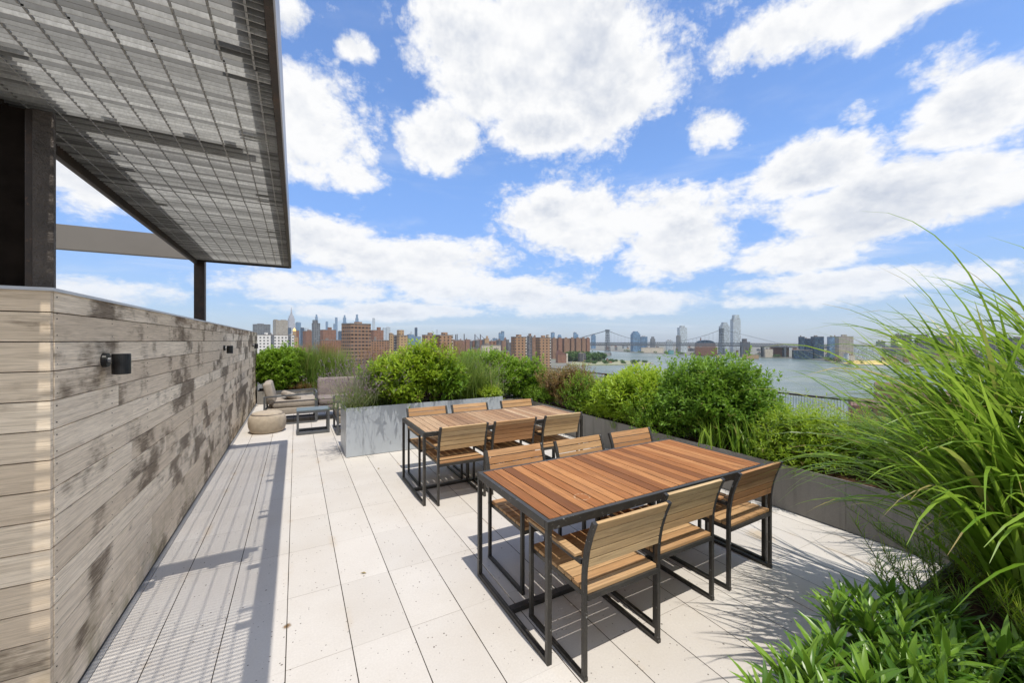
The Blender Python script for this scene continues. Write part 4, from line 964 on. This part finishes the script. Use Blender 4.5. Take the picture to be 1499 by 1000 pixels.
# --- across the river
B('riverside_glass_tower','slim blue glass tower left of the bridge tower',865,872,491.5,2600,'glass',15,.8,tops=[(866.5,871,489.3)],base=WATER+1)
B('riverside_glass_tower','large rounded blue glass tower behind the bridge deck',923.2,937,487.5,1900,'glass',25,.8,base=WATER+1,taper=[(1,489.5),(.82,487.3),(.55,485.2)])
B('riverside_glass_tower','lower blue glass tower joined to the large rounded one',937,947.5,493.2,1950,'glass',20,.8,base=WATER+1)
B('riverside_glass_tower','small dark and pale tower right of the joined glass towers',952,959,495,2000,'grey',20,.8,base=WATER+1,taper=[(1,496),(.6,493)])
B('cream_warehouse','long cream warehouse under the bridge deck on the far bank',939,970,509.3,1760,'cream',6,.3,base=WATER+1)
B('low_office_block','low grey block with pale top above the bridge deck',975,984.2,499,2000,'pale',10,.8,base=WATER+1)
B('pale_tower','tall pale stone tower in the middle of the far bank',991.8,1005.2,480,1800,'pale',24,.8,base=WATER+1,tops=[(995,1002,477)])
B('grey_annex_tower','short grey tower leaning against the tall pale stone tower',990,996.3,492,1750,'grey',20,.8,base=WATER+1)
B('teal_building','teal slanted-roof building at the water under the bridge',978,986,513,1560,'teal',20,.8,base=WATER+1)
x,y=at(1032,1480); g=tag(empty('refinery_building',(x,y,WATER+1),-.75),'old refinery with rounded dark glass roof and brick chimney behind the bridge','building')
zr=zat(503,1480)-WATER-1; MB().box(-32,32,-14,14,0,zr).build('wall',FM['redbrick'],g)
m=MB(); prev=None
xy=[(32*math.cos(PI*i/10)*-1,zr+.01+(zat(498,1480)-zat(503,1480))*math.sin(PI*i/10)) for i in range(11)]
m.v=[(p,-13,q) for p,q in xy]+[(p,13,q) for p,q in xy]; m.f=[(i,i+1,i+12,i+11) for i in range(10)]+[tuple(range(10,-1,-1)),tuple(range(11,22))]; m.t=[.5]*len(m.f); m.build('roof',FM['darkglass'],g)
MB().rod((-17,-10,zr),(-17,-10,zat(494.8,1480)-WATER-1),2.6,2.1,10).build('chimney',FM['redbrick'],g)
B('brick_factory','long red brick factory on the far bank left of the right bridge tower',1018,1048,508.7,1420,'redbrick',8,.4,base=WATER+1)
B('pale_crowned_tower','shorter one of the two pale towers with dark crowns behind the right bridge tower',1053,1067.2,478,1560,'pale',28,.8,base=WATER+1,tops=[(1055.5,1065,475),(1056.5,1064,472)])
B('pale_crowned_tower','tallest pale tower with dark crown right of the bridge tower',1069.8,1083.3,468,1500,'pale',28,.8,base=WATER+1,tops=[(1072,1081.5,464.5),(1072.6,1081,461.3)])
B('stepped_building','dark and white stepped building right of the tallest pale tower',1084,1097,501,1450,'dark',20,.8,base=WATER+1,tops=[(1086.5,1093,496)])
B('brick_warehouse','brick warehouse with grey roof right of the bridge approach',1130,1152.5,507.5,1300,'redbrick',20,.7,base=WATER+1)
B('beige_warehouse','beige blank-walled warehouse joined to the left of the brick warehouse',1119,1130.5,511.5,1270,'cream',15,.7,base=WATER+1)
B('white_roof_shed','orange shed with long white roof at the water edge',1088,1109,519.6,1170,'tan',6,.4,base=WATER+1,tops=None)
B('dark_glass_tower','left one of the dark blue glass waterfront towers',1169.5,1177,493.3,1180,'darkglass',25,.8,base=WATER+1)
B('dark_glass_tower','second dark blue glass waterfront tower, lower and lighter at its top',1176.5,1185.5,496,1200,'darkglass',25,.8,base=WATER+1)
B('glass_podium','dark glass podium under the left waterfront towers',1162,1187,513,1165,'darkglass',12,.5,base=WATER+1)
B('dark_glass_tower','third dark blue glass waterfront tower left of the concrete tower',1188.5,1204,493.2,1160,'darkglass',25,.8,base=WATER+1)
B('dark_glass_tower','slim blue glass tower touching the pale concrete tower',1212.5,1226,493.5,1200,'glass',20,.8,base=WATER+1)
B('concrete_tower','pale concrete apartment tower with roof house beside the blue glass towers',1225,1246,493,1120,'beige',20,.8,base=WATER+1,tops=[(1232,1238.5,490)])
B('white_low_building','long white low building right of the pale concrete tower',1247,1284,507,1150,'pale',10,.4,base=WATER+1)
B('grey_block','small grey stepped block behind the arching grass tips',1284,1294,500,1300,'grey',20,.8,base=WATER+1)
B('dark_slab_tower','first dark slab tower from the left behind the arching grass',1308,1330,490.5,1200,'dark',22,.6,base=WATER+1)
B('dark_slab_tower','second dark slab tower with a brown roof house behind the grass',1343,1364,495,1150,'dark',22,.6,base=WATER+1,tops=[(1345,1357,489.5)])
B('dark_slab_tower','third dark slab tower from the left behind the grass',1373,1395,491,1180,'dark',22,.6,base=WATER+1)
B('dark_slab_tower','fourth, lower slab tower behind the grass blades',1400,1415,501,1150,'beige',22,.6,base=WATER+1)
B('dark_slab_tower','slab tower near the right edge behind the tall stalks',1450,1468,494,1150,'dark',22,.6,base=WATER+1)
B('dark_slab_tower','rightmost slab tower at the edge of the picture',1482,1510,495,1100,'dark',22,.6,base=WATER+1)
glab='low building in the hazy built-up strip along the far river bank'
def yshore(px):
    return np.interp(px,[860,880,935,1000,1060,1100,1160,1200,1235,1320,1499,1600],[512,513.5,517,520,522,523.5,525,527,534,536,541,544])
for k in range(150):
    px=random.uniform(862,1560); dsh=(H-WATER)*FPX/(yshore(px)-CY); d=dsh*random.uniform(1.06,2.2)
    w=random.uniform(4,11)*1200/d; hgt=random.uniform(7,22)
    yt=CY-(WATER+1+hgt-H)/d*FPX
    B('riverbank_building',glab,px-w/2,px+w/2,yt,d,random.choice(('redbrick','brick','cream','pale','grey','beige','dark','tan')),random.uniform(-25,25),.7,base=WATER+1,group='low buildings along the far river bank')
for k in range(70):
    px=random.uniform(300,860); d=random.uniform(900,2600); w=random.uniform(5,12)*900/d*1.5; hgt=random.uniform(18,40)
    yt=CY-(GROUND+hgt-H)/d*FPX
    B('downtown_building','low brown building filling the ground between towers on the near bank',px-w/2,px+w/2,yt,d,random.choice(('redbrick','brick','dark','tan','grey')),random.uniform(-25,25),.7,group='low brown buildings between the towers')
for k,(p0,p1,yt,d,lab) in enumerate(((1255,1330,588,190,'long red-roofed shed seen through the grass below the terrace'),(1340,1420,575,230,'brown brick shed seen through the grass near the river'),(1290,1345,563,300,'small rust-roofed riverside hut behind the grass'))):
    x,y=at((p0+p1)/2,d); w=(p1-p0)/FPX*d; z=zat(yt,d)-GROUND; t=tag(empty('riverside_shed',(x,y,GROUND),-math.atan2(x,y)+.1),lab,'shed')
    z=max(5,z); MB().box(-w/2,w/2,-8,8,0,z-2).build('wall',FM['redbrick'],t)
    m=MB(); m.v=[(-w/2,-8.5,z-2),(w/2,-8.5,z-2),(w/2,8.5,z-2),(-w/2,8.5,z-2),(-w/2,0,z+1),(w/2,0,z+1)]; m.f=[(0,1,5,4),(2,3,4,5),(1,2,5),(3,0,4)]; m.t=[.5]*4; m.build('roof',simple('red_metal_roof',(.15,.085,.065),.7),t)

# --- bridge
steel=simple('grey_bridge_steel',(.11,.13,.155),.6,.1,.1,.05); stonep=simple('bridge_pier_stone',(.30,.29,.28),.9,0,.15,.2)
LX,LY=at(889.3,1480); RX,RY=at(1056,1340); br=tag(empty('suspension_bridge',(LX,LY,WATER)),'long grey steel suspension bridge crossing the river on two lattice towers','bridge')
ang=math.atan2(RY-LY,RX-LX); span=math.hypot(RX-LX,RY-LY); br.rotation_euler=(0,0,ang)
TH=zat(483.8,1480)-WATER; dz=zat(505.0,1400)-WATER
def btower(x):
    m=MB()
    for sy in (-13,13):
        for sx in (-5.5,5.5):
            m.tube([(x+sx*1.5,sy*1.15,8),(x+sx*1.25,sy*1.08,dz),(x+sx*.75,sy,TH)],1.5,(0,1,0))
        zs=[8+i*(TH-8)/9 for i in range(10)]
        for i in range(9):
            f0=1.5-.75*i/9; f1=1.5-.75*(i+1)/9
            m.rod((x-5.5*f0,sy*1.05,zs[i]),(x+5.5*f1,sy*1.03,zs[i+1]),.5,.5,4); m.rod((x+5.5*f0,sy*1.05,zs[i]),(x-5.5*f1,sy*1.03,zs[i+1]),.5,.5,4)
            m.box(x-5.5*f1,x+5.5*f1,sy-1,sy+1,zs[i+1]-.7,zs[i+1]+.7)
    m.box(x-6.5,x+6.5,-17,17,TH-1,TH+2.5); m.box(x-5.5,x+5.5,-15,15,TH-6,TH-4.5)
    for z in (dz+14,dz+32): 
        m.rod((x,-13,z-8),(x,13,z+8),1,1,4); m.rod((x,13,z-8),(x,-13,z+8),1,1,4)
    m.build('bridge_tower',steel,br)
    MB().box(x-12,x+12,-20,20,-3,8).build('pier',stonep,br)
btower(0); btower(span)
m=MB(); xa,xb=-330,span+520
def dzz(x): return dz if x<span else dz-(x-span)*.022
xs=[xa+i*(xb-xa)/170 for i in range(171)]
for i in range(170):
    a,b=xs[i],xs[i+1]; za,zb=dzz(a),dzz(b)
    for sy in (-14,14):
        m.tube([(a,sy,za-3),(b,sy,zb-3)],1.2,(0,1,0)); m.tube([(a,sy,za+8),(b,sy,zb+8)],1.2,(0,1,0))
        m.rod((a,sy,za-3),(b,sy,zb+8),.55,.55,4); m.rod((a,sy,za+8),(b,sy,zb-3),.55,.55,4); m.box(a-.4,a+.4,sy-.4,sy+.4,za-3,za+8)
m.build('stiffening_truss',steel,br)
m=MB(); m.quadbox([(xa,-13.2,dz-2.4),(span,-13.2,dz-2.4),(span,13.2,dz-2.4),(xa,13.2,dz-2.4),(xa,-13.2,dz-.6),(span,-13.2,dz-.6),(span,13.2,dz-.6),(xa,13.2,dz-.6)])
e=dzz(xb); m.quadbox([(span,-13.2,dz-2.4),(xb,-13.2,e-2.4),(xb,13.2,e-2.4),(span,13.2,dz-2.4),(span,-13.2,dz-.6),(xb,-13.2,e-.6),(xb,13.2,e-.6),(span,13.2,dz-.6)]); m.build('road_deck',simple('bridge_deck',(.12,.11,.12),.8),br)
for sy in (-14,14):
    m=MB(); P=[]
    for i in range(31):
        s=i/30; P.append((span*s,sy,dz+9+(TH-dz-9)*(2*s-1)**2))
    for i in range(30): m.rod(P[i],P[i+1],.5,.5,5)
    for i in range(1,30): m.rod(P[i],(P[i][0],sy,dz+7),.14,.14,3)
    m.rod((0,sy,TH),(-180,sy,dz+4),.75,.75,5); m.rod((span,sy,TH),(span+180,sy,dz+2),.28,.28,5); m.build('main_cable',steel,br)
m=MB()
for x in (-90,-180,-270,span+60,span+120,span+180,span+240,span+300,span+370,span+440):
    for sy in (-12,12): m.box(x-2.5,x+2.5,sy-2.5,sy+2.5,-1,dzz(x)-3.1)
    m.box(x-2.5,x+2.5,-9.4,9.4,dzz(x)-9,dzz(x)-6)
m.build('approach_piers',steel,br)

# --- land and water
def land(name,pts,z0,z1,mat):
    m=MB(); m.prism(pts,z0,z1); o=m.build(name,mat); struct(o); return o
def gmat(name,c1,c2,c3,sc):
    m,t,p,o=newmat(name); v=t.obj(); n=t.noise(v,sc,6,.65); n2=t.noise(v,sc*7,4)
    t.set(p,'Base Color',t.mix(t.maprange(n2,.4,.7,0,.5),t.ramp(n,[(.3,c1),(.5,c2),(.7,c3)]),c1)); t.set(p,'Roughness',.95); return m
cityg=gmat('city_ground',(.10,.10,.09),(.18,.17,.15),(.09,.13,.06),.01)
parkg=gmat('park_ground',(.09,.16,.04),(.30,.27,.20),(.12,.20,.05),.025)
mp=[at(*q) for q in ((1900,30),(1560,90),(1300,190),(1050,280),(900,430),(836,640),(826,800),(834,850),(842,1150),(850,1600),(858,2600),(850,9500))]
mp+=[(-9000,9000),(-9000,-3000),(3000,-3000)]
land('city_ground',mp,WATER-.5,GROUND,cityg)
pp=[at(*q) for q in ((836,835),(870,855),(905,868),(930,890),(951,905),(955,930),(950,985),(925,1030),(895,1085),(865,1120),(848,1190),(838,1150),(832,850))]
land('park_ground',pp,WATER-.5,WATER+1.6,parkg)
m=MB(); 
tag(MB().prism([at(*q) for q in ((925,885),(938,880),(956,903),(957,928),(948,925),(946,908))],WATER-.4,WATER+2.4).build('stone_jetty',M['concrete']),'pale stone jetty at the tip of the green park point','jetty')
bk=[]
for px in list(range(862,1600,20)):
    bk.append(at(px,(H-WATER)*FPX/(yshore(px)-CY)))
bk+=[(9500,-3000),(12000,2000),(11000,9000),at(862,9500)]
land('far_bank_ground',bk,WATER-.5,WATER+1,cityg)
def water():
    m,t,p,o=newmat('river_water'); v=t.obj()
    n=t.noise(t.vmath('MULTIPLY',v,(1,1.6,1)),.012,5,.6); n2=t.noise(v,.35,5,.65); n3=t.noise(v,.05,4,.6)
    t.set(p,'Base Color',t.mix(t.maprange(n,.35,.65),(.075,.115,.105),(.16,.195,.175))); t.set(p,'Roughness',.28); t.set(p,'Specular IOR Level',.5)
    t.set(p,'Normal',t.bump(t.math('ADD',n2,n3),.9,1.6)); return m
o=MB(); o.poly([(-9000,-3000,WATER),(12000,-3000,WATER),(12000,12000,WATER),(-9000,12000,WATER)]); struct(o.build('river_water',water()))

# --- trees on the near park and banks
def tree(px,d,base,hgt,rad,lab,group,seed,n=260):
    x,y=at(px,d); t=tag(empty('tree',(x,y,base)),lab,'tree',group)
    m=MB(); m.rod((0,0,0),(0,0,hgt*.45),.35,.22,6)
    for k in range(4): a=k*1.6+seed; m.rod((0,0,hgt*.4),(rad*.5*math.cos(a),rad*.5*math.sin(a),hgt*.72),.16,.07,5)
    m.build('trunk',M['trunk'],t)
    D=unit(rng.normal(0,1,(n,3))); rr=(.45+.55*rng.random(n)**.5)*lump(D,seed,.3,2.6)
    P=D*np.array([rad,rad,hgt*.38])*rr[:,None]+np.array([0,0,hgt*.62]); 
    fol('crown',leaves(P,D+rng.normal(0,.8,(n,3)),np.full(n,rad*.42),np.full(n,rad*.36),np.clip(rng.random(n)*.5+D[:,2]*.3+.2,0,1)),M['f_tree'],t)
tl='green tree in the park between the brown towers and the river'
for k in range(34):
    px=random.uniform(829,882); tree(px,random.uniform(990,1090),GROUND-1,random.uniform(15,23),random.uniform(8,12),tl,'trees in the riverside park',k,200)
for k in range(26):
    px=random.uniform(858,948); tree(px,random.uniform(900,1010),WATER+1.6,random.uniform(2.5,6),random.uniform(3.5,7),'low bushy tree on the green park point in the river','bushy trees on the park point',60+k,130)
for k in range(14):
    px=random.uniform(695,790); tree(px,random.uniform(360,520),GROUND,random.uniform(12,17),random.uniform(5,8),'street tree between the two tan tower blocks and the flat brick building','trees among the tower blocks',90+k,220)
for k in range(60):
    px=random.uniform(905,1499); dsh=(H-WATER)*FPX/(yshore(px)-CY); tree(px,dsh*random.uniform(1.01,1.05),WATER+1,random.uniform(6,10),random.uniform(5,9),'small tree at the water edge of the far river bank','trees along the far river bank',130+k,70)
x,y=at(891,930); g=tag(empty('park_ruin',(x,y,WATER+1.6)),'small dark brick ruin with a chimney on the park point','building')
MB().box(-7,7,-4,4,0,3.5).build('wall',FM['redbrick'],g); MB().box(-5.5,-3,-1.5,1.5,3.5,11).build('chimney',FM['redbrick'],g)
# sand heaps and barges
sand=simple('yellow_sand',(.55,.42,.16),.95,0,.12,.2)
for k,(px,w,lab) in enumerate(((1254,24,'left yellow sand heap on the far bank seen through the grass'),(1276,30,'long middle yellow sand heap on the far bank'),(1300,22,'right yellow sand heap on the far bank'))):
    d=(H-WATER)*FPX/(yshore(px)-CY)*1.03; x,y=at(px,d); a=w; m=MB(); n=14; m.v=[(a*math.cos(2*PI*i/n),a*.5*math.sin(2*PI*i/n),0) for i in range(n)]+[(a*.45*math.cos(2*PI*i/n),a*.15*math.sin(2*PI*i/n),7.5+random.uniform(-1,1)) for i in range(n)]
    m.f=[(i,(i+1)%n,n+(i+1)%n,n+i) for i in range(n)]+[tuple(range(n,2*n))]; m.t=[.5]*len(m.f); o=m.build('sand_heap',sand,loc=(x,y,WATER+1)); o.rotation_euler=(0,0,-math.atan2(x,y)); tag(o,lab,'sand heap','sand heaps on the far bank')
def boat(px,py,lab,L,cab):
    d=(H-WATER)*FPX/(py-CY); x,y=at(px,d); t=tag(empty('motor_boat',(x,y,WATER+.02),-math.atan2(x,y)+.5),lab,'boat')
    m=MB(); hw=L*.16
    top=[(-L/2,-hw),(L*.2,-hw),(L*.5,0),(L*.2,hw),(-L/2,hw)]; bot=[(p*.92,q*.7) for p,q in top]
    n=5; m.v=[(p,q,0) for p,q in bot]+[(p,q,1.3) for p,q in top]; m.f=[(i,(i+1)%n,n+(i+1)%n,n+i) for i in range(n)]+[tuple(range(n,2*n)),(4,3,2,1,0)]; m.t=[.5]*len(m.f); wm=simple('white_hull',(.75,.75,.74),.3); m.build('hull',wm,t)
    MB().box(-L*.28,L*.12,-hw*.7,hw*.7,1.31,1.3+cab).build('cabin',wm,t); MB().box(-L*.24,L*.13,-hw*.72,hw*.72,1.3+cab*.45,1.3+cab*.8).build('windscreen',FM['darkglass'],t)
    m=MB(); m.v=[(-L*.5,-hw,.05),(-L*.5,hw,.05),(-L*3.2,hw*4,.05),(-L*2.2,0,.05),(-L*3.2,-hw*4,.05)]; m.f=[(0,1,2,3,4)]; m.t=[.5]; m.build('wake',simple('foam',(.6,.63,.62),.8),t)
boat(1114.5,535,'small white motor boat with a wake in the middle of the river',11,1.8)
boat(1253,539.5,'white motor boat at the edge of the arching grass near the sand heaps',12,2.2)
B('pier_deck','long dark pier deck crossing the water beyond the end of the terrace railing',820,866,538.5,790,'dark',4,.1,base=WATER)

# ================================================================== haze
haze=MB().box(-9100,12100,-3100,12100,WATER-1.5,520).build('haze',None); haze['kind']='stuff'
m=bpy.data.materials.new('haze_air'); m.use_nodes=True; nt=NT(m.node_tree)
for n in list(nt.n): nt.n.remove(n)
out=nt.n.new('ShaderNodeOutputMaterial'); pv=nt.n.new('ShaderNodeVolumePrincipled')
pv.inputs['Density'].default_value=HAZE=4.2e-5; pv.inputs['Color'].default_value=(.80,.88,1,1); pv.inputs['Anisotropy'].default_value=.2
nt.l.new(pv.outputs[0],out.inputs['Volume']); haze.data.materials.append(m)

# ================================================================== light
SUNDIR=Vector((-.022,.370,-1)).normalized(); el=math.asin(-SUNDIR.z)
sun=bpy.data.lights.new('sun','SUN'); sun.energy=3.0; sun.angle=R(.45); sun.color=(1,.945,.86)
so=bpy.data.objects.new('sun',sun); COL.objects.link(so); so.rotation_euler=SUNDIR.to_track_quat('-Z','Y').to_euler(); so.location=(0,0,20)
w=bpy.data.worlds.new('World'); scene.world=w; w.use_nodes=True; t=NT(w.node_tree)
for n in list(t.n): t.n.remove(n)
out=t.n.new('ShaderNodeOutputWorld'); bg=t.n.new('ShaderNodeBackground'); t.l.new(bg.outputs[0],out.inputs[0])
sky=t.n.new('ShaderNodeTexSky'); sky.sky_type='NISHITA'; sky.sun_disc=False; sky.sun_elevation=el
sky.sun_rotation=math.atan2(-SUNDIR.x,-SUNDIR.y); sky.altitude=50; sky.air_density=1.0; sky.dust_density=.6; sky.ozone_density=1.6
dirv=t.n.new('ShaderNodeTexCoord').outputs['Generated']; X,Y,Z=t.sep(dirv)[:3]
xr=t.math('SUBTRACT',t.math('MULTIPLY',X,CS),t.math('MULTIPLY',Y,SN)); yr=t.math('ADD',t.math('MULTIPLY',X,SN),t.math('MULTIPLY',Y,CS))
phi=t.math('ARCTAN2',xr,yr); th=t.math('ARCSINE',Z); v=t.comb(phi,th,0.0)
clouds=[(800,70,215,135,1.1),(700,30,120,70,.8),(900,120,120,110,1.0),(640,205,70,65,.9),(800,185,90,40,.9),(450,180,130,105,1.0),(520,70,42,30,.75),(425,35,35,45,.7),(480,250,110,40,.8),
 (1230,20,230,75,1.05),(1110,60,90,45,.75),(1185,245,95,50,1.0),(1440,150,125,70,1.1),(1400,90,100,50,.6),(870,320,165,65,1.0),(985,355,110,60,.85),(1310,300,250,60,1.05),(1180,370,130,40,.85),(1420,255,120,50,.8),
 (1040,190,52,42,.8),(620,385,190,50,.95),(480,350,140,50,.9),(720,425,160,32,.85),(430,420,160,34,.85),(160,270,140,60,.85),(180,430,160,30,.75),(900,445,260,22,.7),(1250,410,260,24,.75),(1130,440,200,16,.6),(560,455,300,16,.65),(1250,165,40,25,.45),(350,320,80,40,.7)]
acc=None
for (px,py,rx,ry,wt) in clouds:
    f=math.atan((px-CX)/FPX); u=(CY-py)/FPX; e=math.atan(u*math.cos(f)); rf=rx/FPX*math.cos(f)**2*1.15; re=ry/FPX*math.cos(f)*math.cos(e)**2*1.2
    q=t.vmath('MULTIPLY_ADD',v,(1/rf,1/re,0),(-f/rf,-e/re,0)); l=t.vmath('LENGTH',q)
    g=t.maprange(l,1.25,.15,0,wt,True); acc=g if acc is None else t.math('MAXIMUM',acc,g)
back=t.maprange(t.math('ABSOLUTE',phi),1.05,1.5,0,.62,True); acc=t.math('MAXIMUM',acc,back)
lt=t.math('LOGARITHM',t.math('MAXIMUM',t.math('ADD',th,.13),.02),2.718)
lt2=t.math('ADD',t.math('MULTIPLY',th,1.6),t.math('MULTIPLY',lt,.42))
def cc(dz,k=1.0): return t.comb(t.math('MULTIPLY',phi,1.7*k),t.math('MULTIPLY',t.math('ADD',lt2,dz),1.0*k),.3)
def field(dz):
    q=cc(dz); w_=t.node('ShaderNodeTexNoise',{'Vector':q,'Scale':4.0,'Detail':3.0}); q2=t.vmath('ADD',q,t.vmath('MULTIPLY',t.vmath('SUBTRACT',w_.outputs['Color'],(.5,.5,.5)),(.16,.16,.16)))
    n=t.noise(q,2.6,4,.5); vo=t.node('ShaderNodeTexVoronoi',{'Vector':q2,'Scale':6.0,'Detail':4.0,'Roughness':.60,'Lacunarity':2.3}); vo.normalize=True
    return t.math('ADD',t.math('MULTIPLY',t.math('SUBTRACT',n,.5),1.5),t.math('MULTIPLY',t.math('SUBTRACT',.42,vo.outputs['Distance']),1.25))
n0=field(0.0); n1=field(.07)
fine=t.noise(cc(0.0),30,6,.62)
wis=t.noise(t.comb(t.math('MULTIPLY',phi,1.0),t.math('MULTIPLY',lt,2.0),7.0),3.2,9,.62,.4)
fieldv=t.math('ADD',t.math('MULTIPLY',acc,.95),t.math('ADD',n0,t.math('MULTIPLY',t.math('SUBTRACT',fine,.5),.48)))
alpha=t.maprange(fieldv,.41,.82,0,1,True); alpha=t.math('POWER',alpha,.85)
wisp=t.math('MULTIPLY',t.maprange(wis,.50,.85,0,.55,True),t.maprange(th,.65,.2,.2,1.0))
alpha=t.math('MAXIMUM',alpha,wisp)
thick=t.math('MULTIPLY',t.maprange(fieldv,.75,1.45,0,1,True),t.maprange(t.noise(cc(0.0),2.4,2,.45),.36,.60,.2,1.0,True)); mid=t.noise(cc(0.0),9.0,5,.55); mid2=t.noise(cc(.05),9.0,5,.55)
lit=t.math('ADD',.80,t.math('MULTIPLY',t.math('SUBTRACT',n0,n1),.55)); lit=t.math('ADD',lit,t.math('MULTIPLY',t.math('SUBTRACT',mid,mid2),.75)); lit=t.math('SUBTRACT',lit,t.math('MULTIPLY',thick,.58),clamp=True)
lit=t.maprange(lit,.10,.82,0,1)
ccol=t.mix(lit,(.60,.65,.75),(1.0,1.0,1.0)); ccol=t.vmath('SCALE',ccol); ccol.node.inputs['Scale'].default_value=4.85
skyc=t.vmath('MULTIPLY',sky.outputs[0],(.74,.91,1.14))
lowf=t.maprange(th,.0,.42,.60,1.0,True)
skyc=t.vmath('MULTIPLY',skyc,t.comb(t.math('MULTIPLY',lowf,1.0),t.math('MULTIPLY',lowf,t.maprange(th,0,.4,.94,1.0)),t.math('MULTIPLY',lowf,t.maprange(th,0,.4,1.02,1.0))))
final=t.mix(t.math('MULTIPLY',alpha,t.maprange(th,.0,.16,.75,1.0)),skyc,ccol)
t.l.new(final,bg.inputs[0]); bg.inputs[1].default_value=.14
w.cycles.sampling_method='MANUAL'; w.cycles.sample_map_resolution=512

scene.render.engine='CYCLES'; c=scene.cycles
c.max_bounces=8; c.diffuse_bounces=4; c.glossy_bounces=3; c.transmission_bounces=4; c.transparent_max_bounces=6; c.volume_bounces=1
c.use_denoising=True
try: c.denoiser='OPENIMAGEDENOISE'; c.denoising_input_passes='RGB_ALBEDO_NORMAL'
except Exception: pass
c.sample_clamp_indirect=6
vs=scene.view_settings; vs.view_transform='Standard'; vs.look='None'; vs.exposure=.56; vs.gamma=1
